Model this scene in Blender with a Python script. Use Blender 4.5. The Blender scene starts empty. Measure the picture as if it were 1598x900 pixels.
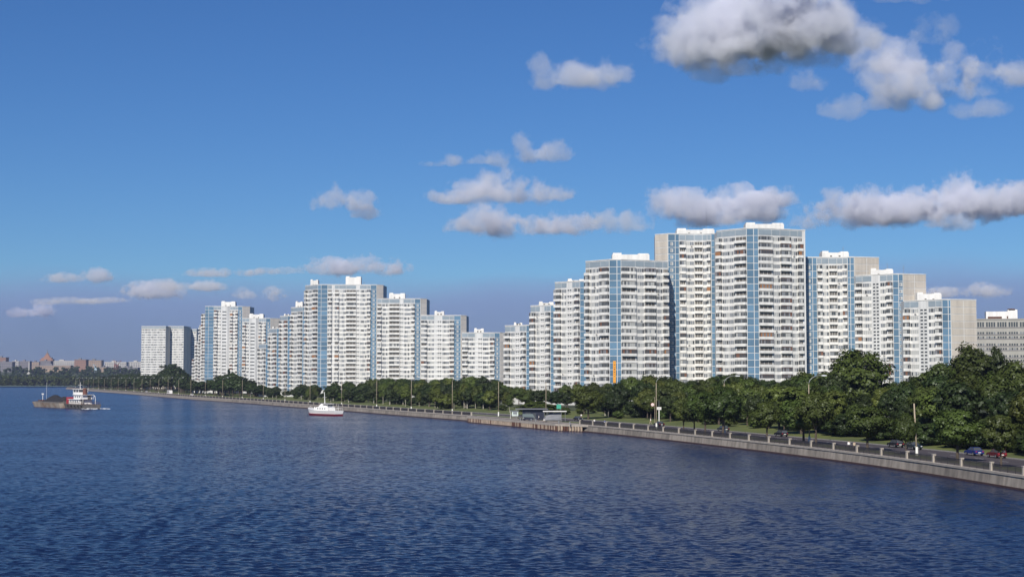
import bpy, bmesh, math, random
import numpy as np
from mathutils import Vector, Matrix

SC = bpy.context.scene
COL = SC.collection
R = math.radians

# ------------------------------------------------------------------ camera, sky, sun, exposure
W0, H0, F = 1598.0, 900.0, 2400.0          # photograph size and focal length in its pixels
CAMZ, HORIZON = 15.2, 590.0                # eye height over the water, horizon row
PITCH = math.atan((HORIZON - H0 / 2) / F)

cam = bpy.data.cameras.new('camera')
cam.sensor_width = 36.0
cam.lens = 36.0 * F / W0
cam.clip_start, cam.clip_end = 1.0, 150000.0
cam_ob = bpy.data.objects.new('camera', cam)
cam_ob.location = (0, 0, CAMZ)
cam_ob.rotation_euler = (math.pi / 2 + PITCH, 0, 0)
COL.objects.link(cam_ob)
SC.camera = cam_ob

SUN_EL, SUN_LEFT = 38.0, 16.0              # the sun stands behind the camera, a little to its left
world = bpy.data.worlds.new('World')
SC.world = world
world.use_nodes = True
wn, wl = world.node_tree.nodes, world.node_tree.links
bg = wn['Background']
sky = wn.new('ShaderNodeTexSky')
sky.sky_type = 'NISHITA'
sky.sun_disc = False
sky.sun_elevation = R(SUN_EL)
sky.sun_rotation = R(180 + SUN_LEFT)
sky.altitude = 0
sky.air_density = 1.0
sky.dust_density = 0.0
sky.ozone_density = 2.0
hs = wn.new('ShaderNodeHueSaturation')
hs.inputs['Saturation'].default_value = 1.1
hs.inputs['Value'].default_value = 1.0
tint = wn.new('ShaderNodeMix'); tint.data_type = 'RGBA'; tint.blend_type = 'MULTIPLY'
tint.inputs['Factor'].default_value = 1.0
tint.inputs[7].default_value = (0.40, 0.66, 1.06, 1)
wl.new(sky.outputs[0], hs.inputs['Color'])
wl.new(hs.outputs[0], tint.inputs[6])
wl.new(tint.outputs[2], bg.inputs['Color'])
bg.inputs['Strength'].default_value = 0.069

sun = bpy.data.lights.new('sun', 'SUN')
sun.energy = 5.0
sun.angle = R(0.53)
sun.color = (1.0, 0.935, 0.83)
sun_ob = bpy.data.objects.new('sun', sun)
to_sun = Vector((-math.sin(R(SUN_LEFT)) * math.cos(R(SUN_EL)), -math.cos(R(SUN_LEFT)) * math.cos(R(SUN_EL)), math.sin(R(SUN_EL))))
sun_ob.rotation_euler = to_sun.to_track_quat('Z', 'Y').to_euler()
sun_ob.location = (-100, -300, 400)
COL.objects.link(sun_ob)

vs = SC.view_settings
vs.view_transform = 'Standard'; vs.look = 'None'; vs.gamma = 1.0; vs.exposure = 0.08
vs.use_curve_mapping = False
cy = SC.cycles
cy.use_denoising = True
cy.max_bounces = 8
cy.diffuse_bounces = 3
cy.glossy_bounces = 3
cy.transmission_bounces = 4
cy.transparent_max_bounces = 8
cy.volume_bounces = 7
cy.volume_max_steps = 256
cy.volume_step_rate = 0.4
cy.sample_clamp_indirect = 8.0

# ------------------------------------------------------------------ pixel <-> world
CP, SP = math.cos(PITCH), math.sin(PITCH)
def ray(px, py):
    """direction of a photograph pixel, scaled to advance one metre in depth (y)"""
    u, v = (px - W0 / 2) / F, (H0 / 2 - py) / F
    y, z = CP - v * SP, SP + v * CP
    return u / y, z / y
def proj(x, y, z):
    dz = z - CAMZ
    d = y * CP + dz * SP
    return W0 / 2 + F * x / d, H0 / 2 - F * (dz * CP - y * SP) / d
def depth_at(py, z):
    return (z - CAMZ) / ray(799, py)[1]
def z_at(py, y):
    return CAMZ + ray(799, py)[1] * y
def mpp(y):
    return y / F

# ------------------------------------------------------------------ scene helpers
def tag(o, label=None, cat=None, group=None, kind=None):
    if label: o['label'] = label
    if cat: o['category'] = cat
    if group: o['group'] = group
    if kind: o['kind'] = kind
    return o
def empty(name, loc=(0, 0, 0), rz=0.0, label=None, cat=None, group=None):
    o = bpy.data.objects.new(name, None)
    o.empty_display_size = 0.5
    o.location = loc; o.rotation_euler = (0, 0, rz)
    COL.objects.link(o)
    return tag(o, label, cat, group)
def link(name, me, parent=None, loc=(0, 0, 0), rz=0.0, sc=None):
    o = bpy.data.objects.new(name, me)
    o.location = loc
    o.rotation_euler = (0, 0, rz)
    if sc is not None: o.scale = sc
    if parent is not None: o.parent = parent
    COL.objects.link(o)
    return o
def copy_tree(o, parent=None):
    c = o.copy(); COL.objects.link(c)
    c.parent = parent
    for ch in list(o.children): copy_tree(ch, c)
    return c

class MB:
    """collects boxes, prisms, tubes; mesh() makes one mesh of them"""
    def __init__(s): s.v, s.f, s.m = [], [], []
    def quad(s, a, b, c, d, m=0):
        n = len(s.v); s.v += [a, b, c, d]; s.f.append((n, n + 1, n + 2, n + 3)); s.m.append(m)
    def box(s, x0, x1, y0, y1, z0, z1, m=0):
        n = len(s.v)
        s.v += [(x0, y0, z0), (x1, y0, z0), (x1, y1, z0), (x0, y1, z0), (x0, y0, z1), (x1, y0, z1), (x1, y1, z1), (x0, y1, z1)]
        for q in ((0, 3, 2, 1), (4, 5, 6, 7), (0, 1, 5, 4), (1, 2, 6, 5), (2, 3, 7, 6), (3, 0, 4, 7)):
            s.f.append(tuple(n + i for i in q)); s.m.append(m)
    def prism(s, pts, z0, z1, m=0, mtop=None):
        """pts counter-clockwise seen from above"""
        n, k = len(s.v), len(pts)
        s.v += [(p[0], p[1], z0) for p in pts] + [(p[0], p[1], z1) for p in pts]
        for i in range(k):
            j = (i + 1) % k
            s.f.append((n + i, n + j, n + k + j, n + k + i)); s.m.append(m)
        s.f.append(tuple(n + k + i for i in range(k))); s.m.append(m if mtop is None else mtop)
        s.f.append(tuple(n + i for i in reversed(range(k)))); s.m.append(m)
    def loft(s, rings, m=0, cap=True):
        """rings: lists of equal length of points"""
        n, k = len(s.v), len(rings[0])
        for r in rings: s.v += [tuple(p) for p in r]
        for a in range(len(rings) - 1):
            for i in range(k):
                j = (i + 1) % k
                s.f.append((n + a * k + i, n + a * k + j, n + (a + 1) * k + j, n + (a + 1) * k + i)); s.m.append(m)
        if cap:
            s.f.append(tuple(n + i for i in reversed(range(k)))); s.m.append(m)
            e = n + (len(rings) - 1) * k
            s.f.append(tuple(e + i for i in range(k))); s.m.append(m)
    def tube(s, path, radii, k=8, m=0):
        rings = []
        for i, p in enumerate(path):
            p = Vector(p)
            a = Vector(path[max(i - 1, 0)]); b = Vector(path[min(i + 1, len(path) - 1)])
            t = (b - a).normalized()
            up = Vector((0, 0, 1)) if abs(t.z) < 0.95 else Vector((1, 0, 0))
            e1 = t.cross(up).normalized(); e2 = t.cross(e1)
            r = radii[i] if hasattr(radii, '__len__') else radii
            rings.append([p + (e1 * math.cos(q) + e2 * math.sin(q)) * r for q in [2 * math.pi * j / k for j in range(k)]])
        s.loft(rings, m)
    def mesh(s, name, mats, smooth=False):
        me = bpy.data.meshes.new(name)
        me.from_pydata(s.v, [], s.f)
        for mt in mats: me.materials.append(mt)
        me.polygons.foreach_set('material_index', s.m)
        if smooth: me.polygons.foreach_set('use_smooth', [True] * len(s.f))
        bm = bmesh.new(); bm.from_mesh(me)
        bmesh.ops.recalc_face_normals(bm, faces=bm.faces)
        bm.to_mesh(me); bm.free()
        return me

# ------------------------------------------------------------------ materials
def mat(name, col, rough=0.7, metal=0.0, vary=0.0, noise=0.0, nscale=1.0, col2=None, spec=0.5, bump=0.0, hue=0.0, streak=0.0):
    """plain procedural surface: colour with noise mottling and a per-object difference"""
    m = bpy.data.materials.new(name); m.use_nodes = True
    nt = m.node_tree; N, L = nt.nodes, nt.links
    b = N['Principled BSDF']
    b.inputs['Roughness'].default_value = rough
    b.inputs['Metallic'].default_value = metal
    b.inputs['Specular IOR Level'].default_value = spec
    c4 = (*col, 1)
    b.inputs['Base Color'].default_value = c4
    out = None
    if noise or col2 or bump:
        geo = N.new('ShaderNodeNewGeometry')
        nz = N.new('ShaderNodeTexNoise'); nz.inputs['Scale'].default_value = nscale; nz.inputs['Detail'].default_value = 5
        if streak:                            # rain streaks: noise drawn out along the height
            mp = N.new('ShaderNodeMapping'); mp.inputs['Scale'].default_value = (1, 1, streak)
            L.new(geo.outputs['Position'], mp.inputs['Vector']); L.new(mp.outputs[0], nz.inputs['Vector'])
        else: L.new(geo.outputs['Position'], nz.inputs['Vector'])
        mx = N.new('ShaderNodeMix'); mx.data_type = 'RGBA'
        mx.inputs[6].default_value = c4
        mx.inputs[7].default_value = (*(col2 or tuple(c * (1 - noise) for c in col)), 1)
        rmp = N.new('ShaderNodeMapRange'); rmp.inputs[1].default_value = 0.38; rmp.inputs[2].default_value = 0.66
        L.new(nz.outputs[0], rmp.inputs[0]); L.new(rmp.outputs[0], mx.inputs['Factor'])
        out = mx.outputs[2]
        if bump:
            bp = N.new('ShaderNodeBump'); bp.inputs['Strength'].default_value = bump; bp.inputs['Distance'].default_value = 0.1
            L.new(nz.outputs[0], bp.inputs['Height']); L.new(bp.outputs[0], b.inputs['Normal'])
    if vary or hue:
        oi = N.new('ShaderNodeObjectInfo')
        h = N.new('ShaderNodeHueSaturation')
        if out: L.new(out, h.inputs['Color'])
        else: h.inputs['Color'].default_value = c4
        mr = N.new('ShaderNodeMapRange'); mr.inputs[3].default_value = 1 - vary; mr.inputs[4].default_value = 1 + vary
        L.new(oi.outputs['Random'], mr.inputs[0]); L.new(mr.outputs[0], h.inputs['Value'])
        if hue:
            ml = N.new('ShaderNodeMath'); ml.operation = 'MULTIPLY'; ml.inputs[1].default_value = 7.31
            fr = N.new('ShaderNodeMath'); fr.operation = 'FRACT'
            m2 = N.new('ShaderNodeMapRange'); m2.inputs[3].default_value = 0.5 - hue; m2.inputs[4].default_value = 0.5 + hue
            L.new(oi.outputs['Random'], ml.inputs[0]); L.new(ml.outputs[0], fr.inputs[0]); L.new(fr.outputs[0], m2.inputs[0])
            L.new(m2.outputs[0], h.inputs['Hue'])
        out = h.outputs[0]
    if out: L.new(out, b.inputs['Base Color'])
    return m

M = {}
M['white'] = mat('white_facade_panel', (0.75, 0.745, 0.72), 0.75, noise=0.17, nscale=0.55, vary=0.06, streak=0.12)
M['body'] = mat('pale_facade_wall', (0.63, 0.64, 0.64), 0.8, noise=0.22, nscale=0.5, streak=0.1)
M['beige'] = mat('beige_concrete_panel', (0.50, 0.46, 0.405), 0.85, noise=0.16, nscale=0.6, vary=0.06, streak=0.12)
M['greyend'] = mat('grey_concrete_panel', (0.58, 0.55, 0.51), 0.85, noise=0.14, nscale=0.6, vary=0.05, streak=0.12)
M['joint'] = mat('pale_joint', (0.66, 0.64, 0.60), 0.8)
M['blue'] = mat('blue_facing_panel', (0.115, 0.205, 0.30), 0.22, vary=0.2, noise=0.12, nscale=0.2, spec=0.5)
M['tech'] = mat('grey_blue_attic_panel', (0.27, 0.33, 0.38), 0.5, vary=0.06, noise=0.1, nscale=0.4)
M['frame'] = mat('white_window_frame', (0.66, 0.65, 0.62), 0.5, vary=0.1)
M['glass_dark'] = mat('dark_window_glass', (0.065, 0.072, 0.08), 0.08, spec=0.6)
M['glass_mid'] = mat('grey_window_glass', (0.20, 0.215, 0.235), 0.12, spec=0.6)
M['curtain'] = mat('curtained_glass', (0.42, 0.43, 0.42), 0.3)
M['brown'] = mat('brown_wood_glazing', (0.17, 0.085, 0.055), 0.6)
M['orange'] = mat('orange_wood_glazing', (0.30, 0.15, 0.07), 0.6)
M['greyf'] = mat('grey_wood_glazing', (0.26, 0.25, 0.23), 0.6)
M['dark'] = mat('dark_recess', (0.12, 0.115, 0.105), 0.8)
M['roof'] = mat('roof_felt', (0.10, 0.098, 0.10), 0.9)
M['granite'] = mat('granite_block', (0.29, 0.255, 0.215), 0.8, vary=0.2, noise=0.38, nscale=0.8, streak=0.3)
M['coping'] = mat('granite_coping', (0.40, 0.36, 0.31), 0.8, noise=0.2, nscale=0.8)
M['wet'] = mat('wet_algae_stone', (0.06, 0.030, 0.022), 0.6, noise=0.3, nscale=1.0)
M['iron'] = mat('black_ironwork', (0.03, 0.027, 0.03), 0.5)
M['asphalt'] = mat('asphalt', (0.060, 0.050, 0.055), 0.85, noise=0.18, nscale=0.12)
M['pavement'] = mat('pavement', (0.15, 0.13, 0.12), 0.85, noise=0.15, nscale=0.4)
M['kerb'] = mat('kerb_stone', (0.30, 0.29, 0.27), 0.8, noise=0.1, nscale=1)
M['line'] = mat('road_paint', (0.62, 0.62, 0.60), 0.7, noise=0.25, nscale=2.0)
M['grass'] = mat('grass', (0.115, 0.135, 0.030), 0.9, noise=0.3, nscale=0.12, col2=(0.070, 0.088, 0.022))
M['earth'] = mat('ground_cover', (0.06, 0.078, 0.03), 0.9, noise=0.3, nscale=0.02, col2=(0.04, 0.05, 0.024))
M['bark'] = mat('bark', (0.085, 0.065, 0.05), 0.9, noise=0.3, nscale=2)
M['palebark'] = mat('pale_bark', (0.42, 0.39, 0.33), 0.85, noise=0.45, nscale=1.5)
M['wash'] = mat('whitewash', (0.78, 0.77, 0.74), 0.8)
M['pole'] = mat('tan_concrete_pole', (0.36, 0.30, 0.22), 0.8, noise=0.15, nscale=1.5)
M['metal'] = mat('grey_metal', (0.32, 0.33, 0.34), 0.45, metal=0.4)
M['lamp'] = mat('lamp_housing', (0.62, 0.64, 0.66), 0.35)
M['rust'] = mat('rusty_steel', (0.12, 0.055, 0.035), 0.8, noise=0.4, nscale=2)
M['tanpile'] = mat('weathered_pile', (0.42, 0.33, 0.25), 0.85, noise=0.35, nscale=1.2, vary=0.15)
M['boatwhite'] = mat('white_boat_paint', (0.82, 0.81, 0.79), 0.4, noise=0.06, nscale=1.0)
M['maroon'] = mat('maroon_hull_paint', (0.16, 0.014, 0.03), 0.45)
M['hullgrey'] = mat('grey_hull_paint', (0.15, 0.14, 0.13), 0.6, noise=0.35, nscale=0.6)
M['bargehull'] = mat('worn_barge_paint', (0.40, 0.35, 0.29), 0.7, col2=(0.22, 0.14, 0.09), nscale=0.22)
M['coal'] = mat('coal_heap', (0.022, 0.021, 0.024), 0.85, noise=0.5, nscale=0.8, bump=0.6)
M['red'] = mat('red_paint', (0.35, 0.03, 0.04), 0.5)
M['black'] = mat('black_rubber', (0.02, 0.02, 0.02), 0.7)
M['foam'] = mat('foam', (0.7, 0.72, 0.75), 0.6)
M['skin'] = mat('skin', (0.42, 0.25, 0.18), 0.6)
M['hair'] = mat('hair', (0.04, 0.03, 0.022), 0.7)
M['cl_white'] = mat('white_cloth', (0.8, 0.8, 0.8), 0.8)
M['cl_beige'] = mat('beige_cloth', (0.45, 0.38, 0.28), 0.85)
M['cl_dark'] = mat('dark_cloth', (0.04, 0.035, 0.045), 0.85)
M['cl_brown'] = mat('brown_cloth', (0.13, 0.055, 0.04), 0.85)
M['cl_blue'] = mat('blue_cloth', (0.10, 0.13, 0.24), 0.85)
M['tarp'] = mat('grey_tarpaulin', (0.18, 0.19, 0.215), 0.6, noise=0.15, nscale=0.8)
M['pavilion'] = mat('navy_pavilion_wall', (0.022, 0.026, 0.045), 0.35)
M['green'] = mat('green_sign', (0.05, 0.34, 0.24), 0.5)
M['yellow'] = mat('yellow_orange_banner', (0.80, 0.36, 0.03), 0.6)
M['yellowdark'] = mat('banner_lettering', (0.30, 0.10, 0.02), 0.6)
M['officegrey'] = mat('grey_office_panel', (0.36, 0.355, 0.33), 0.85, noise=0.12, nscale=0.3)
M['cream'] = mat('cream_block', (0.66, 0.63, 0.56), 0.8, noise=0.08, nscale=0.2)
M['brick'] = mat('far_brick', (0.30, 0.165, 0.11), 0.85, noise=0.15, nscale=0.05)
M['fartan'] = mat('far_tan', (0.36, 0.27, 0.195), 0.85, noise=0.12, nscale=0.05)
M['fargrey'] = mat('far_grey', (0.19, 0.185, 0.20), 0.85, noise=0.12, nscale=0.05)
M['farwhite'] = mat('far_white', (0.44, 0.43, 0.41), 0.85, noise=0.12, nscale=0.05)
M['farwin'] = mat('far_window', (0.10, 0.10, 0.12), 0.4)
M['coppergreen'] = mat('dark_spire', (0.09, 0.08, 0.08), 0.6)
M['cranered'] = mat('dark_red_crane', (0.16, 0.06, 0.05), 0.6)
M['craneblue'] = mat('pale_blue_crane', (0.35, 0.45, 0.52), 0.5)

def leaf_material(name, col, hue=0.02, vary=0.3, trans=0.18):
    m = bpy.data.materials.new(name); m.use_nodes = True
    nt = m.node_tree; N, L = nt.nodes, nt.links
    N.remove(N['Principled BSDF'])
    out = N['Material Output']
    oi = N.new('ShaderNodeObjectInfo')
    geo = N.new('ShaderNodeNewGeometry')
    nz = N.new('ShaderNodeTexNoise'); nz.inputs['Scale'].default_value = 0.7; nz.inputs['Detail'].default_value = 2
    L.new(geo.outputs['Position'], nz.inputs['Vector'])
    h = N.new('ShaderNodeHueSaturation'); h.inputs['Color'].default_value = (*col, 1)
    mr = N.new('ShaderNodeMapRange'); mr.inputs[3].default_value = 1 - vary; mr.inputs[4].default_value = 1 + vary
    L.new(oi.outputs['Random'], mr.inputs[0])
    m3 = N.new('ShaderNodeMapRange'); m3.inputs[1].default_value = 0.3; m3.inputs[2].default_value = 0.7; m3.inputs[3].default_value = 0.72; m3.inputs[4].default_value = 1.3
    L.new(nz.outputs[0], m3.inputs[0])
    mm = N.new('ShaderNodeMath'); mm.operation = 'MULTIPLY'
    L.new(mr.outputs[0], mm.inputs[0]); L.new(m3.outputs[0], mm.inputs[1]); L.new(mm.outputs[0], h.inputs['Value'])
    ml = N.new('ShaderNodeMath'); ml.operation = 'MULTIPLY'; ml.inputs[1].default_value = 9.7
    fr = N.new('ShaderNodeMath'); fr.operation = 'FRACT'
    m2 = N.new('ShaderNodeMapRange'); m2.inputs[3].default_value = 0.5 - hue; m2.inputs[4].default_value = 0.5 + hue
    L.new(oi.outputs['Random'], ml.inputs[0]); L.new(ml.outputs[0], fr.inputs[0]); L.new(fr.outputs[0], m2.inputs[0])
    L.new(m2.outputs[0], h.inputs['Hue'])
    d = N.new('ShaderNodeBsdfDiffuse'); t = N.new('ShaderNodeBsdfTranslucent'); g = N.new('ShaderNodeBsdfGlossy')
    g.inputs['Roughness'].default_value = 0.45
    L.new(h.outputs[0], d.inputs['Color']); L.new(h.outputs[0], t.inputs['Color'])
    g.inputs['Color'].default_value = (0.6, 0.65, 0.6, 1)
    a = N.new('ShaderNodeMixShader'); a.inputs[0].default_value = trans
    L.new(d.outputs[0], a.inputs[1]); L.new(t.outputs[0], a.inputs[2])
    b = N.new('ShaderNodeMixShader'); b.inputs[0].default_value = 0.03
    L.new(a.outputs[0], b.inputs[1]); L.new(g.outputs[0], b.inputs[2])
    L.new(b.outputs[0], out.inputs['Surface'])
    return m
M['leaf'] = leaf_material('green_leaves', (0.052, 0.074, 0.016))
M['leaf_dark'] = leaf_material('dark_green_leaves', (0.032, 0.049, 0.014), 0.015)
M['leaf_light'] = leaf_material('light_green_leaves', (0.082, 0.106, 0.022), 0.02)
M['needle'] = leaf_material('dark_needles', (0.022, 0.04, 0.022), 0.01, 0.2, 0.1)

def water_material():
    m = bpy.data.materials.new('river_water'); m.use_nodes = True
    nt = m.node_tree; N, L = nt.nodes, nt.links
    b = N['Principled BSDF']
    b.inputs['Base Color'].default_value = (0.007, 0.017, 0.055, 1)
    b.inputs['Roughness'].default_value = 0.21
    b.inputs['IOR'].default_value = 1.33
    b.inputs['Specular IOR Level'].default_value = 0.22
    geo = N.new('ShaderNodeNewGeometry')
    mp = N.new('ShaderNodeMapping'); mp.inputs['Scale'].default_value = (0.62, 1.25, 1)
    L.new(geo.outputs['Position'], mp.inputs['Vector'])
    n1 = N.new('ShaderNodeTexNoise'); n1.inputs['Scale'].default_value = 1.7; n1.inputs['Detail'].default_value = 4; n1.inputs['Roughness'].default_value = 0.6
    L.new(mp.outputs[0], n1.inputs['Vector'])
    def vm(op, a, b):
        n = N.new('ShaderNodeVectorMath'); n.operation = op
        for k, v in enumerate((a, b)):
            if v is None: continue
            if isinstance(v, tuple): n.inputs[k].default_value = v
            else: L.new(v, n.inputs[k])
        return n.outputs[0]
    # gusts: patches and streaks of rougher and calmer water
    mp2 = N.new('ShaderNodeMapping'); mp2.inputs['Scale'].default_value = (0.010, 0.022, 1); mp2.inputs['Rotation'].default_value = (0, 0, 0.35)
    L.new(geo.outputs['Position'], mp2.inputs['Vector'])
    n2 = N.new('ShaderNodeTexNoise'); n2.inputs['Scale'].default_value = 1.0; n2.inputs['Detail'].default_value = 5; n2.inputs['Roughness'].default_value = 0.6
    L.new(mp2.outputs[0], n2.inputs['Vector'])
    mr = N.new('ShaderNodeMapRange'); mr.inputs[1].default_value = 0.34; mr.inputs[2].default_value = 0.66; mr.inputs[3].default_value = 0.40; mr.inputs[4].default_value = 1.6
    L.new(n2.outputs[0], mr.inputs[0])
    d = vm('MULTIPLY', vm('SUBTRACT', n1.outputs['Color'], (0.5, 0.5, 0.5)), (1.5, 2.1, 0.0))
    sc_ = N.new('ShaderNodeVectorMath'); sc_.operation = 'SCALE'
    L.new(d, sc_.inputs[0]); L.new(mr.outputs[0], sc_.inputs['Scale'])
    L.new(vm('NORMALIZE', vm('ADD', geo.outputs['Normal'], sc_.outputs[0]), None), b.inputs['Normal'])
    return m
M['water'] = water_material()

# ------------------------------------------------------------------ the embankment line
EMB = [(95, -420), (88, -200), (82, 0), (76, 120), (69.6, 209), (64.2, 257), (56.4, 301), (48.0, 338), (38.6, 376), (27.2, 418),
       (6.8, 484), (-15.8, 551), (-45.5, 629), (-77, 715), (-114, 809), (-154, 917), (-231, 1110), (-373, 1495), (-470, 1745), (-621, 2146)]
def spline(pts, step=2.0):
    P = [np.array(p, float) for p in pts]
    P = [2 * P[0] - P[1]] + P + [2 * P[-1] - P[-2]]
    out = []
    for i in range(1, len(P) - 2):
        p0, p1, p2, p3 = P[i - 1:i + 3]
        n = max(2, int(np.linalg.norm(p2 - p1) / step))
        # centripetal-free hermite with chord-scaled tangents
        d01, d12, d23 = (np.linalg.norm(b - a) for a, b in ((p0, p1), (p1, p2), (p2, p3)))
        m1 = ((p1 - p0) / d01 * d12 + (p2 - p1) / d12 * d01) / (d01 + d12) * d12
        m2 = ((p2 - p1) / d12 * d23 + (p3 - p2) / d23 * d12) / (d12 + d23) * d12
        for k in range(n):
            t = k / n
            out.append((2 * t**3 - 3 * t**2 + 1) * p1 + (t**3 - 2 * t**2 + t) * m1 + (-2 * t**3 + 3 * t**2) * p2 + (t**3 - t**2) * m2)
    out.append(P[-2])
    return np.array(out)
LINE = spline(EMB)
SEG = np.linalg.norm(np.diff(LINE, axis=0), axis=1)
SARC = np.concatenate([[0], np.cumsum(SEG)])
TAN = np.gradient(LINE, axis=0); TAN /= np.linalg.norm(TAN, axis=1)[:, None]
NOR = np.stack([TAN[:, 1], -TAN[:, 0]], 1)      # towards the land, to the right of the direction of travel
SMAX = SARC[-1]
def C(s, off=0.0):
    x = np.interp(s, SARC, LINE[:, 0]) + off * np.interp(s, SARC, NOR[:, 0])
    y = np.interp(s, SARC, LINE[:, 1]) + off * np.interp(s, SARC, NOR[:, 1])
    return float(x), float(y)
def heading(s):
    return math.atan2(float(np.interp(s, SARC, TAN[:, 1])), float(np.interp(s, SARC, TAN[:, 0])))
def gz(off):
    return float(np.interp(off, [0, 18, 46, 90], [2.0, 2.05, 3.2, 3.2]))
def s_at(px, off):
    """arc length where the line at this offset crosses a photograph column"""
    P = LINE + NOR * off
    q = W0 / 2 + F * P[:, 0] / np.maximum(P[:, 1] * CP, 1)
    ok = P[:, 1] > 60
    qq, ss = q[ok], SARC[ok]
    o = np.argsort(qq)
    return float(np.interp(px, qq[o], ss[o]))
def at(px, off):
    s = s_at(px, off); x, y = C(s, off)
    return x, y, gz(off), s

def ribbon(name, offs, zs, mats, s0=0.0, s1=None, step=6.0, kind='structure', midx=None):
    s1 = SMAX if s1 is None else s1
    n = max(2, int((s1 - s0) / step))
    b = MB()
    rows = [[(*C(s0 + (s1 - s0) * i / n, o), z) for o, z in zip(offs, zs)] for i in range(n + 1)]
    for i in range(n):
        for j in range(len(offs) - 1):
            b.quad(rows[i][j], rows[i][j + 1], rows[i + 1][j + 1], rows[i + 1][j], 0 if midx is None else midx[j])
    o = link(name, b.mesh(name, mats))
    return tag(o, kind=kind)

# ------------------------------------------------------------------ ground, water, road
def build_ground():
    left = [tuple(p) for p in LINE[::8]] + [tuple(LINE[-1])]
    left = [(x + 0.9, y) for x, y in left]
    poly = left + [(-610, 2380), (-640, 2560), (-760, 2735), (-1500, 2745), (-3000, 2700), (-9000, 2600), (-9000, 9500), (9000, 9500), (9000, -420)]
    me = bpy.data.meshes.new('ground')
    from mathutils.geometry import tessellate_polygon
    vs_ = [Vector((x, y, 1.75)) for x, y in poly]
    tris = tessellate_polygon([vs_])
    me.from_pydata([tuple(v) for v in vs_], [], [tuple(t) for t in tris])
    bm = bmesh.new(); bm.from_mesh(me)
    bmesh.ops.recalc_face_normals(bm, faces=bm.faces)
    if sum(f.normal.z for f in bm.faces) < 0: bmesh.ops.reverse_faces(bm, faces=bm.faces)
    bm.to_mesh(me); bm.free()
    me.materials.append(M['earth'])
    tag(link('ground', me), kind='structure')
build_ground()

def build_water():
    rng = np.random.default_rng(4)
    ny, nx = 800, 560
    y = 1.0 / np.linspace(1 / 88.0, 1 / 3000.0, ny)
    u = np.linspace(-0.44, 0.46, nx)
    Y = np.repeat(y[:, None], nx, 1)
    X = Y * u[None, :]
    dy = np.gradient(y)[:, None]; dx = y[:, None] * (u[1] - u[0])
    Z = np.zeros_like(X)
    for k in range(64):
        lam = 0.55 * (2.2 / 0.55) ** rng.random()
        a = rng.normal(0, 0.55) + math.radians(80)
        kx, ky = 2 * math.pi / lam * math.cos(a), 2 * math.pi / lam * math.sin(a)
        slope = 0.034 * (lam / 2.0) ** 0.15
        amp = slope * lam / (2 * math.pi)
        samp = np.sqrt((dx * math.cos(a)) ** 2 + (dy * math.sin(a)) ** 2)
        fade = np.clip(1.6 - 3.2 * samp / lam, 0, 1)
        gust = 0.75 + 0.45 * np.sin(X / (60 + 30 * rng.random()) + rng.random() * 6) * np.sin(Y / (80 + 60 * rng.random()) + rng.random() * 6)
        Z += amp * fade * gust * np.sin(kx * X + ky * Y + rng.random() * 6.283)
    v = np.stack([X, Y, Z], 2).reshape(-1, 3)
    i = np.arange(ny - 1)[:, None] * nx + np.arange(nx - 1)[None, :]
    q = np.stack([i, i + 1, i + nx + 1, i + nx], 2).reshape(-1, 4)
    me = bpy.data.meshes.new('river_water')
    me.vertices.add(len(v)); me.vertices.foreach_set('co', v.astype(np.float32).ravel())
    me.loops.add(q.size); me.loops.foreach_set('vertex_index', q.astype(np.int32).ravel())
    me.polygons.add(len(q)); me.polygons.foreach_set('loop_start', np.arange(0, q.size, 4, dtype=np.int32))
    me.polygons.foreach_set('use_smooth', np.ones(len(q), bool))
    me.update(); me.validate()
    me.materials.append(M['water'])
    tag(link('water', me), kind='structure')
    b = MB()
    b.quad((-9000, -500, -0.32), (120, -500, -0.32), (120, 3000, -0.32), (-9000, 3000, -0.32))
    tag(link('water', b.mesh('outer_water', [M['water']])), kind='structure')
build_water()

ribbon('promenade', [0.05, 0.05, 3.0], [1.2, 2.02, 2.02], [M['pavement']])
ribbon('grass', [3.0, 7.2], [2.03, 2.03], [M['grass']])
ribbon('kerb', [7.2, 7.2, 7.45, 7.45], [1.9, 2.10, 2.10, 1.9], [M['kerb']])
ribbon('road', [7.45, 18.0], [1.98, 1.98], [M['asphalt']])
ribbon('kerb', [18.0, 18.0, 18.25, 18.25], [1.9, 2.11, 2.11, 1.9], [M['kerb']])
ribbon('grass', [18.25, 20.5, 32, 46, 110, 130], [2.07, 2.08, 2.6, 3.2, 3.2, 1.7], [M['grass'], M['earth']], midx=[0, 0, 0, 1, 1])
# painted road markings
def markings():
    b = MB()
    s = 520.0
    while s < 1500:
        q = [C(s, 12.65), C(s, 12.80), C(s + 3.5, 12.80), C(s + 3.5, 12.65)]
        b.quad(*[(x, y, 1.984) for x, y in q]); s += 9.0
    s = 500.0
    while s < 1500:
        for o in (7.9, 17.5):
            q = [C(s, o), C(s, o + 0.12), C(s + 8, o + 0.12), C(s + 8, o)]
            b.quad(*[(x, y, 1.984) for x, y in q])
        s += 8.0
    tag(link('road_marking', b.mesh('road_marking', [M['line']])), kind='structure')
markings()

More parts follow.
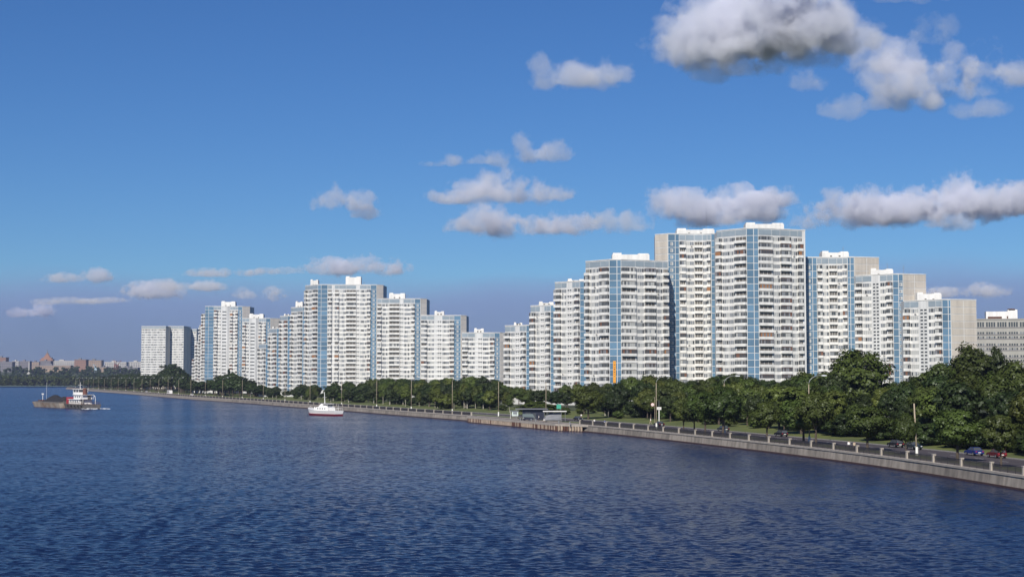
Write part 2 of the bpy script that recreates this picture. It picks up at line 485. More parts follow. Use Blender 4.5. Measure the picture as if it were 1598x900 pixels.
# ------------------------------------------------------------------ embankment wall and railing
POST_STEP = 10.9
S_POST0 = s_at(1545.1, 0.35)
S_POST0 -= 12 * POST_STEP
LAND_A, LAND_B = s_at(893, 0), s_at(744, 0)      # the boat landing, seen along the wall
def wall_section(z_top=1.72):
    return [(-0.55, -1.2), (-0.10, z_top), (0.6, z_top), (0.6, -1.2)]
def build_wall():
    t = empty('embankment_wall', (*C(S_POST0), 0), 0, 'long grey granite embankment wall rising from the river', 'wall')
    bx, by = C(S_POST0)
    def seg_mesh(s0, s1, sec, name, mats, gap=0.03):
        b = MB()
        n = max(1, int((s1 - s0) / 14))
        rings = []
        for i in range(n + 1):
            s = s0 + gap / 2 + (s1 - s0 - gap) * i / n
            rings.append([(C(s, o)[0] - bx, C(s, o)[1] - by, z) for o, z in sec])
        b.loft(rings)
        return b.mesh(name, mats)
    step = POST_STEP / 2
    s, k = S_POST0, 0
    while k < 170:
        link('granite_block', seg_mesh(s, s + step, wall_section(), 'granite_block', [M['granite']]), t)
        s += step; k += 1
    link('granite_block', seg_mesh(s, SMAX, wall_section(), 'far_granite_blocks', [M['granite']]), t)
    cop = [(-0.22, 1.72), (-0.22, 2.04), (0.75, 2.04), (0.75, 1.72)]
    link('coping', seg_mesh(S_POST0, SMAX, [(o, z + 0.002) for o, z in cop], 'coping', [M['coping']]), t)
    link('wet_footing', seg_mesh(S_POST0, SMAX, [(-0.62, -1.2), (-0.50, 0.30), (-0.2, 0.30), (-0.2, -1.2)], 'wet_footing', [M['wet']]), t)
    # railing: one thing with its posts and panels
    r = empty('embankment_railing', (bx, by, 2.04), 0, 'black iron railing with square granite posts along the embankment', 'railing')
    b = MB()
    b.prism([(-.24, -.24), (.24, -.24), (.24, .24), (-.24, .24)], 0, 1.12)
    b.prism([(-.28, -.28), (.28, -.28), (.28, .28), (-.28, .28)], 1.12, 1.26)
    post = b.mesh('granite_post', [M['coping']])
    L_ = POST_STEP - 0.5
    b = MB()
    b.box(0, L_, -.03, .03, 0.98, 1.04); b.box(0, L_, -.02, .02, 0.12, 0.16); b.box(0, L_, -.02, .02, 0.78, 0.81)
    for k in range(1, 4): b.box(L_ * k / 4 - .04, L_ * k / 4 + .04, -.04, .04, 0, 1.12)
    for k in range(56):
        x = L_ * (k + .5) / 56
        b.box(x - .022, x + .022, -.022, .022, 0.14, 1.0)
    panel = b.mesh('railing_panel', [M['iron']])
    s = S_POST0
    while s < SMAX - POST_STEP:
        inland = LAND_A - 4 < s < LAND_B + 4
        if not inland:
            x, y = C(s, 0.35); h = heading(s)
            link('granite_post', post, r, (x - bx, y - by, 0), h)
            x2, y2 = C(s + POST_STEP, 0.35)
            d = math.hypot(x2 - x, y2 - y); a = math.atan2(y2 - y, x2 - x)
            if not (LAND_A - 4 < s + POST_STEP < LAND_B + 4):
                link('railing_panel', panel, r, (x - bx + .25 * math.cos(a), y - by + .25 * math.sin(a), 0), a, ((d - .5) / L_, 1, 1))
        s += POST_STEP
build_wall()

def build_landing():
    """the low quay of rusty piles in front of the wall"""
    s0, s1 = LAND_A - 14, LAND_B
    ox, oy = C((s0 + s1) / 2, -2)
    t = empty('boat_landing', (ox, oy, 0), 0, 'boat landing of rusty and tan sheet piles under a concrete cap', 'landing')
    def q(s, o):
        x, y = C(s, o); return x - ox, y - oy
    def front(s):
        u = (s - s0) / (s1 - s0)
        return -5.2 * min(1, u / 0.12) * min(1, (1 - u) / 0.05)
    n = 40
    ss = [s0 + (s1 - s0) * i / n for i in range(n + 1)]
    b = MB()
    for a, c in zip(ss[:-1], ss[1:]):
        pts = [q(a, front(a)), q(c, front(c)), q(c, .75), q(a, .75)]
        b.prism(pts, 1.25, 1.95)
    link('deck', b.mesh('deck', [M['pavement']]), t)
    b = MB()
    for a, c in zip(ss[:-1], ss[1:]):
        pts = [q(a, front(a) - .25), q(c, front(c) - .25), q(c, front(c) + .5), q(a, front(a) + .5)]
        b.prism(pts, 1.45, 2.06)
    link('concrete_cap', b.mesh('concrete_cap', [M['coping']]), t)
    rnd = random.Random(3)
    b = MB(); b.prism([(-.5, -.2), (.5, -.2), (.38, .2), (-.38, .2)], -1.2, 1.45)
    tan = b.mesh('pile', [M['tanpile']]); 
    b = MB(); b.prism([(-.5, -.2), (.5, -.2), (.38, .2), (-.38, .2)], -1.2, 1.45)
    rus = b.mesh('pile', [M['rust']])
    np_ = int((s1 - s0 - 8) / 1.15)
    for k in range(np_):
        s = s0 + 3 + k * 1.15
        x, y = q(s, front(s) - .05)
        u = k / np_
        dark = rnd.random() < (0.55 if (0.10 < u < 0.33 or 0.43 < u < 0.52 or 0.85 < u < 0.95) else 0.08)
        link('pile', rus if dark else tan, t, (x, y, 0), heading(s))
    b = MB()
    for a, c in zip(ss[:-1], ss[1:]):
        b.prism([q(a, front(a) - .34), q(c, front(c) - .34), q(c, front(c) + .1), q(a, front(a) + .1)], -1.2, 0.22)
    link('wet_footing', b.mesh('wet_footing', [M['wet']]), t)
build_landing()

# ------------------------------------------------------------------ apartment towers
ST = 2.8
rnd_t = random.Random(11)
MESHES = {}
CORNERS = {}
PANE = ['glass_dark', 'glass_mid', 'glass_mid', 'curtain']
def cached(key, fn):
    if key not in MESHES: MESHES[key] = fn()
    return MESHES[key]
def win_mesh(w, var):
    r = random.Random(int(w * 100) * 7 + var)
    b = MB()
    x0, x1, z0, z1 = 0.14, w - 0.14, 0.92, 2.42
    n = max(1, round((x1 - x0) / 0.95))
    b.box(x0, x1, -.10, .0, z0 - .07, z0, 0); b.box(x0, x1, -.10, .0, z1, z1 + .07, 0)
    for k in range(n + 1):
        x = x0 + (x1 - x0) * k / n
        b.box(x - .05, x + .05, -.085, .0, z0, z1, 0)
    for k in range(n):
        a, c = x0 + (x1 - x0) * k / n, x0 + (x1 - x0) * (k + 1) / n
        b.quad((a, -.04, z0), (c, -.04, z0), (c, -.04, z1), (a, -.04, z1), 1 + r.choice([0, 1, 1, 1, 2, 2]))
    return b.mesh('window', [M['frame'], M['glass_dark'], M['glass_mid'], M['curtain']])
def small_mesh(w, slot):
    b = MB()
    if slot == 'slot':
        rects = [(w * .18, w * .82, 1.0, 1.85)]
    else:
        rects = [(w * .16, w * .44, .30, .98)]
    for a, c, z0, z1 in rects:
        b.box(a - .07, c + .07, -.05, 0, z0 - .07, z0, 0); b.box(a - .07, c + .07, -.05, 0, z1, z1 + .07, 0)
        b.box(a - .07, a, -.05, 0, z0, z1, 0); b.box(c, c + .07, -.05, 0, z0, z1, 0)
        b.quad((a, -.02, z0), (c, -.02, z0), (c, -.02, z1), (a, -.02, z1), 1)
    return b.mesh('window', [M['frame'], M['glass_dark']])
def balc_mesh(w, dep, fins):
    b = MB()
    a, c = 0.05, w - 0.05
    b.box(a, c, -dep, 0, -0.02, 0.14, 0)
    b.box(a, c, -dep, -dep + .1, 0.14, 1.06, 0)
    b.box(a, a + .1, -dep + .1, 0, 0.14, 1.06, 0); b.box(c - .1, c, -dep + .1, 0, 0.14, 1.06, 0)
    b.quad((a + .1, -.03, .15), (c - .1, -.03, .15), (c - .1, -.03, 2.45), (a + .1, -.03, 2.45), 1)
    # balcony door and window behind
    for k in range(3):
        x = a + .2 + (c - a - .4) * k / 3
        b.box(x, x + .12, -.09, -.03, .15, 2.45, 2)
    if fins:
        b.box(-.06, .05, -dep, 0, -0.02, ST - .02, 0); b.box(w - .05, w + .06, -dep, 0, -0.02, ST - .02, 0)
    return b.mesh('balcony', [M['white'], M['dark'], M['frame']])
def glaz_mesh(w, dep, style, var):
    r = random.Random(int(w * 100) * 3 + var)
    b = MB()
    a, c = 0.07, w - 0.07
    z0, z1 = 1.06, 2.5
    n = max(2, round((c - a) / 0.8))
    b.box(a, c, -dep + .01, -dep + .09, z1, z1 + .12, 0)
    for k in range(n + 1):
        x = a + (c - a) * k / n
        b.box(max(a, x - .045), min(c, x + .045), -dep + .01, -dep + .09, z0, z1, 0)
    for k in range(n):
        p, q = a + (c - a) * k / n, a + (c - a) * (k + 1) / n
        m = r.choice([1, 1, 2, 3]) if style != 'orange' else r.choice([0, 0, 2])
        if style == 'brown': m = r.choice([0, 1, 1, 2])
        b.quad((p, -dep + .05, z0), (q, -dep + .05, z0), (q, -dep + .05, z1), (p, -dep + .05, z1), m)
    for x in (a, c - .05):
        b.box(x, x + .05, -dep + .09, 0, z0, z1, 1)
    fm = {'grey': M['greyf'], 'white': M['frame'], 'brown': M['brown'], 'orange': M['orange']}[style]
    return b.mesh('glazing', [fm, M['glass_dark'], M['glass_mid'], M['curtain']])
def panel_mesh(w, z1, key, ins):
    b = MB(); b.box(ins, w - ins, -.09, .0, ins, z1 - ins)
    return b.mesh('panel', [M[key]])
def bluewin_mesh(w, z1):
    b = MB(); ins = .13
    b.box(ins, w - ins, -.09, .0, ins, z1 - ins, 0)
    x0, x1 = w * .5 - .5, w * .5 + .55
    b.box(x0 - .1, x1 + .1, -.13, -.09, .75, 2.15, 1)
    b.quad((x0, -.135, .85), ((x0 + x1) / 2 - .04, -.135, .85), ((x0 + x1) / 2 - .04, -.135, 2.05), (x0, -.135, 2.05), 2)
    b.quad(((x0 + x1) / 2 + .04, -.135, .85), (x1, -.135, .85), (x1, -.135, 2.05), ((x0 + x1) / 2 + .04, -.135, 2.05), 3)
    return b.mesh('panel', [M['blue'], M['frame'], M['glass_mid'], M['curtain']])

def ac_mesh():
    b = MB(); b.box(0, .85, -.5, -.135, 0, .6, 0); b.box(.1, .6, -.52, -.5, .08, .52, 1)
    return b.mesh('air_conditioner', [M['frame'], M['greyf']])

def tower(label, start, roof_y, faces, cores=(), antennas=(), detail=2, wallmat='body', group='stepped white apartment towers behind the trees', zlow=3.5, attic=True, deep=15.0):
    """start = (column, depth); faces = [(end column, turn in degrees, [(kind, weight), ...])]"""
    px0, d0 = start
    pts = [np.array([ray(px0, 500)[0] * d0, d0])]
    for pe, ang, cols in faces:
        p = pts[-1]; u = (math.cos(R(ang)), math.sin(R(ang)))
        k = ray(pe, 500)[0]                       # x = k*y on that column
        t = (k * p[1] - p[0]) / (u[0] - k * u[1])
        pts.append(p + t * np.array(u))
    zr = z_at(roof_y, d0)
    o0 = pts[0]
    CORNERS[label] = pts
    t = empty('apartment_tower', (o0[0], o0[1], 2.0), 0, label, 'apartment tower', group)
    loc = lambda p: (p[0] - o0[0], p[1] - o0[1])
    zr -= 2.0                                      # everything below is relative to the base
    back = [pts[-1] + np.array([1.0, deep]), pts[0] + np.array([1.0, deep + max(0, pts[-1][1] - pts[0][1])])]
    b = MB()
    b.prism([loc(p) for p in pts] + [loc(p) for p in back], 0, zr, 0, 1)
    link('wall', b.mesh('wall', [M[wallmat], M['roof']]), t)
    # parapet
    za = zr - 3.0 if attic else zr - 0.2
    nfl = int((za - zlow) / ST)
    for i, (pe, ang, cols) in enumerate(faces):
        p, q = pts[i], pts[i + 1]
        Lf = float(np.linalg.norm(q - p)); a = math.atan2(q[1] - p[1], q[0] - p[0])
        lx, ly = loc(p)
        tot = sum(c[1] for c in cols)
        kinds = [c[0] for c in cols]
        place = lambda name, me, x, z, par=t: link(name, me, par, (lx + x * math.cos(a), ly + x * math.sin(a), z), a)
        full = all(k in ('blue', 'bluewin', 'beige', 'grey') for k in kinds)
        top = zr - 0.12 if full else za
        # coping along this face's roof edge
        b = MB(); b.box(-.05, Lf + .05, -.16, .35, 0, .28)
        place('parapet', b.mesh('parapet', [M['white']]), 0, zr - .02)
        banded = any(k in ('win', 'balc', 'logg') for k in kinds)
        if banded:
            bm_ = MB(); bm_.box(.0, Lf, -.13, .0, -0.30, 0.84)
            band = bm_.mesh('spandrel_band', [M['white']])
            for f in range(nfl):
                place('spandrel_band', band, 0, za - ST * (f + 1))
        if attic and not full:
            x = 0
            for kd, w in cols:
                wl_ = Lf * w / tot
                if kd not in ('core', 'slot', 'blank'):
                    me = cached(('tech', round(wl_, 2)), lambda: panel_mesh(wl_, 2.35, 'tech', .1))
                    place('attic_panel', me, x, za + .35)
                x += wl_
        x = 0
        for kd, w in cols:
            wl_ = Lf * w / tot; key = round(wl_, 2)
            if kd in ('beige', 'grey'):
                nf = int((top - zlow) / ST)
                me = cached((kd, key), lambda: panel_mesh(wl_, ST, 'beige' if kd == 'beige' else 'greyend', .13))
                for f in range(nf): place('concrete_panel', me, x, top - ST * (f + 1))
            elif kd in ('blue', 'bluewin'):
                nf = int((top - zlow) / ST)
                for f in range(nf):
                    if kd == 'blue' or f == 0: me = cached(('blue', key), lambda: panel_mesh(wl_, ST, 'blue', .13))
                    else: me = cached(('bluewin', key), lambda: bluewin_mesh(wl_, ST))
                    place('blue_panel', me, x, top - ST * (f + 1))
            elif kd == 'win':
                for f in range(nfl):
                    v = rnd_t.randrange(5)
                    place('window', cached(('win', key, v), lambda: win_mesh(wl_, v)), x, za - ST * (f + 1))
            elif kd in ('core', 'slot'):
                for f in range(nfl):
                    for du, dv in (((0, 0),) if kd == 'slot' else ((0, 0), (.4, 0), (0, 1.32), (.4, 1.32))):
                        place('window', cached((kd, key), lambda: small_mesh(wl_, kd)), x + wl_ * du, za - ST * (f + 1) + dv)
            elif kd in ('balc', 'logg'):
                dep = 1.05 if kd == 'balc' else 0.8
                for f in range(nfl):
                    o = place('balcony', cached((kd, key), lambda: balc_mesh(wl_, dep, kd == 'logg')), x, za - ST * (f + 1))
                    u = rnd_t.random()
                    st = None
                    if kd == 'balc': st = 'grey' if u < .42 else 'white' if u < .62 else 'brown' if u < .76 else 'orange' if u < .79 else None
                    elif u < .2: st = 'grey'
                    if st:
                        v = rnd_t.randrange(3)
                        link('glazing', cached(('gl', key, dep, st, v), lambda: glaz_mesh(wl_, dep, st, v)), o)
            x += wl_
            if kd == 'win' and d0 < 760 and wl_ > 2.2:
                for f in range(nfl):
                    if rnd_t.random() < .10:
                        me = cached('ac', ac_mesh)
                        place('air_conditioner', me, x - wl_ + wl_ * rnd_t.uniform(.2, .7), za - ST * (f + 1) + .25)
    # machine rooms on the roof
    for (c0, c1, ytop, back_d) in cores:
        yd = d0 + back_d
        x0, x1 = ray(c0, 500)[0] * yd, ray(c1, 500)[0] * yd
        zt = z_at(ytop, yd) - 2.0
        b = MB(); b.box(x0 - o0[0], x1 - o0[0], yd - o0[1], yd - o0[1] + 6, zr - .5, zt, 0)
        w = x1 - x0
        b.box(x0 - o0[0] + w * .02, x0 - o0[0] + w * .25, yd - o0[1] + .5, yd - o0[1] + 5, zt, zt + .7, 0)
        b.box(x0 - o0[0] + w * .70, x1 - o0[0] - w * .02, yd - o0[1] + .3, yd - o0[1] + 5, zt, zt + .45, 0)
        for k in range(2):
            xx = x0 - o0[0] + w * (.3 + .32 * k)
            b.quad((xx, yd - o0[1] - .02, zr + .4), (xx + .8, yd - o0[1] - .02, zr + .4), (xx + .8, yd - o0[1] - .02, zr + 1.3), (xx, yd - o0[1] - .02, zr + 1.3), 1)
        link('machine_room', b.mesh('machine_room', [M['white'], M['dark']]), t)
    for (c0, h) in antennas:
        yd = d0 + 6
        x0 = ray(c0, 500)[0] * yd - o0[0]
        b = MB(); b.tube([(x0, 6, zr - .2), (x0, 6, zr + h)], [.07, .04], 5)
        for k in range(3): b.tube([(x0 - .7 + .15 * k, 6, zr + h * (.7 + .12 * k)), (x0 + .7 - .15 * k, 6, zr + h * (.7 + .12 * k))], .03, 4)
        link('antenna', b.mesh('antenna', [M['metal']]), t)
    return t

BW, WB = [('balc', .42), ('win', .58)], [('win', .55), ('balc', .45)]
STEP_FACE = [('balc', .26), ('win', .22), ('core', .22), ('win', .12), ('balc', .18)]
B3 = [('balc', .30), ('win', .19), ('balc', .23), ('win', .17), ('balc', .11)]
A3 = [('balc', .18), ('win', .45), ('balc', .37)]
# right complex
tower('lowest white stepped tower with pale blue strip, beside a grey end wall', (788, 722), 508.5, [(821, -45, STEP_FACE), (829, -5, [('blue', 1)])], [(802, 815, 505, 4)])
tower('white tower with small paired core windows, one step above the lowest of its row', (828, 712), 477.5, [(859, -45, STEP_FACE), (867, -5, [('blue', 1)])], [(841, 864, 472.5, 4)])
tower('white tower with a pale blue strip, adjoining the tower with the orange vertical banner', (866, 700), 441, [(905, -45, STEP_FACE), (914.5, -5, [('blue', 1)])], [(886, 912, 437, 4)])
R3 = tower('broad white tower with blue glazed corner and an orange vertical banner on it', (914, 640), 408.4, [(951, -50, A3), (969.5, -4, [('blue', .65), ('blue', .35)]), (1042.5, 26, B3)], [(956, 1014, 397, 5)], [(985, 3), (1000, 2.5)])
tower('tall white tower with beige left end wall and dark loggia column, between two blue corners', (1023, 657), 366.5, [(1043, -42, [('beige', 1)]), (1060.5, 4, [('bluewin', .65), ('blue', .35)]), (1084, 6, BW), (1097, 0, [('logg', 1)]), (1110.5, -28, WB), (1119, -4, [('blue', 1)])], [(1057, 1116, 358.5, 4)], [(1075, 5), (1104, 11)])
tower('tallest white tower, convex front with a wide blue glazed corner strip', (1119.5, 634), 360.6, [(1166, -48, A3), (1184.5, -4, [('blue', .6), ('blue', .4)]), (1253, 24, B3), (1258, 10, [('blank', 1)])], [(1165, 1225, 349.5, 6)], [(1196, 2), (1219, 4)])
tower('white tower with beige end wall and central dark loggias, right next to the tallest', (1257.5, 645), 401.6, [(1275.5, 4, [('bluewin', .62), ('blue', .38)]), (1294, 5, BW), (1307, 0, [('logg', 1)]), (1323.5, -26, WB), (1334, -4, [('blue', .4), ('blue', .6)]), (1373, 18, [('beige', .5), ('beige', .5)])], [(1284, 1326, 394, 6)], [(1317, 5)])
tower('white tower stepping down, beige end wall, paired small windows up its middle', (1336, 640), 430.5, [(1361, -42, BW), (1374, -42, [('core', 1)]), (1394, -42, WB), (1410, 0, [('blue', .55), ('bluewin', .45)]), (1446, 22, [('beige', .5), ('beige', .5)])], [(1360, 1395, 421, 5)], [(1386, 6), (1411, 5)])
tower('shortest stepped tower with a wide bare beige end wall beside the grey office block', (1411, 622), 470.0, [(1434, -48, BW), (1449, -48, [('core', 1)]), (1470.5, -48, WB), (1484, 0, [('blue', .7), ('blue', .3)]), (1524, 17, [('beige', .5), ('beige', .5)])], [(1432, 1470, 458.5, 4)], [(1462, 5)])
# middle complex
LB = [('balc', .12), ('win', .20), ('logg', .28), ('core', .10), ('win', .20), ('balc', .10)]
LC = [('balc', .18), ('win', .22), ('blank', .08), ('core', .16), ('win', .22), ('balc', .14)]
GE = [('grey', 1)]
tower('low white tower beginning the middle group, next to a grey blank wall', (404, 1050), 537, [(415, -50, A3), (420.5, -20, [('blue', 1)])])
tower('white tower second lowest on the descending left wing of the middle group', (420, 1040), 513, [(432, -50, A3), (437.5, -20, [('blue', 1)])], [(425, 433, 511, 4)])
tower('white balconied tower third lowest on the descending left wing of the middle group', (437, 1028), 493.5, [(449, -50, A3), (454.5, -20, [('blue', 1)])], [(443, 451, 491, 4)])
tower('white balconied tower just below the peak on the middle group left wing', (454, 1016), 480, [(472, -50, A3), (477, -20, [('blue', 1)])], [(461, 472, 471.5, 4)], [(466, 3)])
tower('peak tower of the middle group, white with broad blue corner strip and reddish loggias', (476, 1000), 446, [(495.5, -52, A3), (511, -5, [('blue', .35), ('blue', .65)]), (522, 8, [('balc', .6), ('blank', .4)]), (578, 4, LB), (587.5, 4, [('bluewin', 1)]), (598, 42, GE)], [(484, 496, 437.5, 4), (539, 563, 432.5, 5)], [(568, 3), (493, 3)])
tower('white tower with reddish loggia column and grey end wall, next down from the peak', (588.5, 972), 466, [(647, 3, LB), (656, 3, [('bluewin', 1)]), (666, 42, GE)], [(607, 632, 458.5, 5)], [(636, 3)])
tower('white tower with slit windows on a blank core, between two grey end walls', (657, 955), 492, [(708.5, 3, LC), (719, 3, [('bluewin', 1)]), (728, 42, GE)], [(678, 693, 486.5, 4)])
tower('lowest white tower of the middle group, slit-windowed core, grey end wall at the gap', (721, 938), 519, [(771.5, 3, LC), (780, 3, [('bluewin', 1)]), (789, 42, GE)], [(740, 755, 513.5, 4)])
# left complex
SB = [('balc', .5), ('win', .5)]
for (c0, c1, ry, dd) in ((301.5, 307, 560, 1330), (306, 312, 533, 1318), (311, 316, 508, 1306), (315, 321, 490, 1294)):
    tower('white balconied stepped section on the steep wing beside three slab blocks', (c0, dd), ry, [(c1, -45, [('balc', .4), ('win', .2), ('balc', .4)])], attic=False, group='stepped sections of the far wing')
tower('far white tower with blue corner strip, slit-windowed white core and grey end wall', (320, 1270), 478, [(333.5, -3, [('blue', .4), ('blue', .6)]), (345, 5, SB), (355, 2, [('slot', 1)]), (359, 35, [('blank', 1)]), (371, -2, [('balc', .35), ('win', .3), ('balc', .35)]), (378, 2, [('bluewin', 1)]), (390, 42, GE)], [(345, 367, 471, 3)])
tower('far white tower with slit-windowed core, one step lower than its blue-cornered neighbour', (378, 1245), 496.5, [(389, 4, SB), (399.5, 2, [('slot', 1)]), (404, 35, [('blank', 1)]), (415, -2, [('balc', .35), ('win', .3), ('balc', .35)]), (422, 2, [('bluewin', 1)]), (437, 42, GE)], [(389, 411, 490.5, 3)])
# three cream slab blocks at the far left
for (c0, c1, c2, ry, dd, nb, lab) in ((221, 259, 262.5, 509, 1750, 4, 'wide cream slab block with four window bays, at the end of the row'),
                                 (262, 287, 292.5, 509, 1765, 3, 'cream slab block with three window bays and a dark side wall, between two others'),
                                 (292, 307, 312, 513.5, 1790, 2, 'narrow cream slab block with two bays, partly hidden by the stepped wing')):
    tower(lab, (c0, dd), ry, [(c1, 2, [('win', 1)] * nb), (c2, 72, [('blank', 1)])], attic=True, wallmat='cream', group='cream slab blocks')


# the orange banner hanging on the blue corner
def banner():
    p, q = CORNERS[R3['label']][1:3]
    u = (958.5 - 951) / 18.5
    x, y = p + (q - p) * u + np.array([0, -0.35])
    z0, z1 = z_at(597, y), z_at(563, y)
    t = empty('banner', (x, y, z0), 0, 'narrow orange vertical banner with dark lettering on the blue tower corner', 'banner')
    b = MB(); b.box(-.55, .55, -.06, .2, 0, z1 - z0)
    link('board', b.mesh('board', [M['yellow']]), t)
    n = 9; h = (z1 - z0) / n
    r = random.Random(5)
    for k in range(n):                      # one dark letter form per field, too small to read
        b = MB(); zz = h * (k + .2)
        b.box(-.28, -.16, -.09, -.06, zz, zz + h * .6)
        b.box(.14, .26, -.09, -.06, zz, zz + h * .6)
        b.box(-.16, .14, -.09, -.06, zz + h * r.choice((0, .24, .48)), zz + h * .12 + h * r.choice((0.04, .24, .48)) + .1)
        link('letter', b.mesh('letter', [M['yellowdark']]), t)
banner()

# grey office block at the right edge
def office():
    y0 = 690.0
    x0 = ray(1519, 500)[0] * y0; x1 = ray(1660, 500)[0] * y0
    ang = R(-10)
    t = empty('office_block', (x0, y0, 2), ang, 'long grey office block with grouped dark windows and a white roof house', 'office block')
    L_ = (x1 - x0) / math.cos(ang)
    k = mpp(y0)
    zr = z_at(497.5, y0) - 2
    b = MB(); b.box(0, L_, 0, 18, 0, zr - .4, 0); b.box(-.2, L_ + .2, -.25, 18, zr - .4, zr, 0)
    link('wall', b.mesh('wall', [M['officegrey']]), t)
    b = MB(); b.box(.2, L_ - .2, .3, 17.5, zr + .002, zr + .1)
    link('roof', b.mesh('roof', [M['roof']]), t)
    def wm(w, h, dark):
        b = MB(); b.box(.1, w - .1, -.05, 0, .1, h - .1, 0)
        return b.mesh('window', [M['glass_dark'] if dark else M['glass_mid']])
    rows = [(502.3, 510.4)] + [(a, c) for q in range(5) for a, c in ((517.6 + 18 * q, 521.4 + 18 * q), (524.4 + 18 * q, 528.0 + 18 * q))]
    grp = 4.85
    for ya, yb in rows:
        z1, z0 = z_at(ya, y0) - 2, z_at(yb, y0) - 2
        if z0 < 5: continue
        me = [wm(.95, z1 - z0, d) for d in (0, 1)]
        mb = MB(); mb.box(0, L_, -.14, 0, z0 - .35, z0 - .02)
        link('sill_band', mb.mesh('sill_band', [M['fargrey']]), t)
        g = 0
        while g * grp + 4.6 < L_:
            for j in range(4):
                link('window', me[1 if rnd_t.random() < .8 else 0], t, (g * grp + .5 + j * 1.06, 0, z0))
            g += 1
    yb = y0 + 7
    c0, c1 = ray(1539, 500)[0] * yb, ray(1586, 500)[0] * yb
    r = link('roof_house', None, t) if False else None
    w = c1 - c0
    o = Matrix.Rotation(-ang, 3, 'Z') @ Vector((c0 - x0, yb - y0, 0))
    zt = z_at(486, yb) - 2
    b = MB(); b.box(0, w, 0, 5, zr, zt, 0); b.box(w * .7, w * 1.0, .2, 4.6, zt, zt + .8, 0); b.box(w * .72, w * .92, -.3, 4, zt + .8, zt + 1.2, 1)
    b.box(w * .05, w * .5, -.25, -.05, zr + .2, zr + 1.3, 1); b.box(w * .66, w * .7, -.2, -.05, zr + .2, zr + 1.5, 1)
    link('roof_house', b.mesh('roof_house', [M['white'], M['rust']]), t, (o.x, o.y, 0))
office()

# ------------------------------------------------------------------ trees
rng = np.random.default_rng(21)
def leaf_mesh(name, centers, radii, per, size, material, flat=0.75, up=0.35, extra_mats=()):
    """leaf-sized quads spread through clumps"""
    n = len(centers)
    c = np.repeat(np.asarray(centers, float), per, 0); r = np.repeat(np.asarray(radii, float), per)
    d = rng.normal(size=(n * per, 3)); d /= np.linalg.norm(d, axis=1)[:, None]
    rad = r * rng.random(n * per) ** 0.45
    p = c + d * rad[:, None] * np.array([1, 1, flat])
    mid = c.mean(0) if n < 400 else c
    od = p - mid + 1e-3; od /= np.linalg.norm(od, axis=1)[:, None]
    nrm = d * 0.9 + od * 0.7 + rng.normal(size=d.shape) * 0.32 + np.array([0, 0, up]); nrm /= np.linalg.norm(nrm, axis=1)[:, None]
    a = np.cross(nrm, rng.normal(size=d.shape)); a /= np.linalg.norm(a, axis=1)[:, None]
    b = np.cross(nrm, a)
    s = size * (0.6 + 0.8 * rng.random(n * per))[:, None] * 0.5
    v = np.stack([p - a * s * 1.25, p - b * s * .8, p + a * s * 1.25, p + b * s * .8], 1).reshape(-1, 3)
    return raw_quads(name, v, material)
def raw_quads(name, v, material):
    me = bpy.data.meshes.new(name)
    n = len(v)
    me.vertices.add(n); me.vertices.foreach_set('co', v.astype(np.float32).ravel())
    me.loops.add(n); me.loops.foreach_set('vertex_index', np.arange(n, dtype=np.int32))
    me.polygons.add(n // 4); me.polygons.foreach_set('loop_start', np.arange(0, n, 4, dtype=np.int32))
    me.update(); me.validate()
    me.materials.append(material)
    return me
def clumps(kind, n, r):
    """clump centres for a tree 10 m tall: crown from about 2 to 10 m"""
    cs, rs = [], []
    lob = [(r.uniform(0, 6.28), r.uniform(-.5, .8), r.uniform(.7, 1.12)) for _ in range(7)]
    while len(cs) < n:
        d = np.array([r.gauss(0, 1), r.gauss(0, 1), r.gauss(0, 1)]); d /= np.linalg.norm(d)
        k = 0.80
        for la, le, lm in lob:
            ld = np.array([math.cos(la) * math.cos(le), math.sin(la) * math.cos(le), math.sin(le)])
            k += (lm - .8) * max(0, float(d @ ld)) ** 5
        t = r.random() ** .35
        if kind == 'round': c = np.array([0, 0, 6.1]) + d * np.array([3.7, 3.7, 3.6]) * k * t
        elif kind == 'tall': c = np.array([0, 0, 5.6]) + d * np.array([2.7, 2.7, 4.3]) * k * t
        elif kind == 'slim': c = np.array([0, 0, 6.2]) + d * np.array([2.0, 2.0, 3.7]) * k * t
        elif kind == 'spruce':
            z = 1.0 + 8.8 * r.random() ** 1.3
            w = 2.4 * (1 - z / 10.2) + .08; a = r.uniform(0, 6.28); q = w * r.random() ** .4
            c = np.array([math.cos(a) * q, math.sin(a) * q, z - q * .25])
        else:                                # shrub: from the ground up
            c = np.array([0, 0, 3.6]) + d * np.array([4.4, 4.4, 4.2]) * k * t
            c[2] = max(.5, c[2])
        cs.append(c); rs.append((r.uniform(.75, 1.35) if kind != 'spruce' else r.uniform(.35, .6)))
    return cs, rs
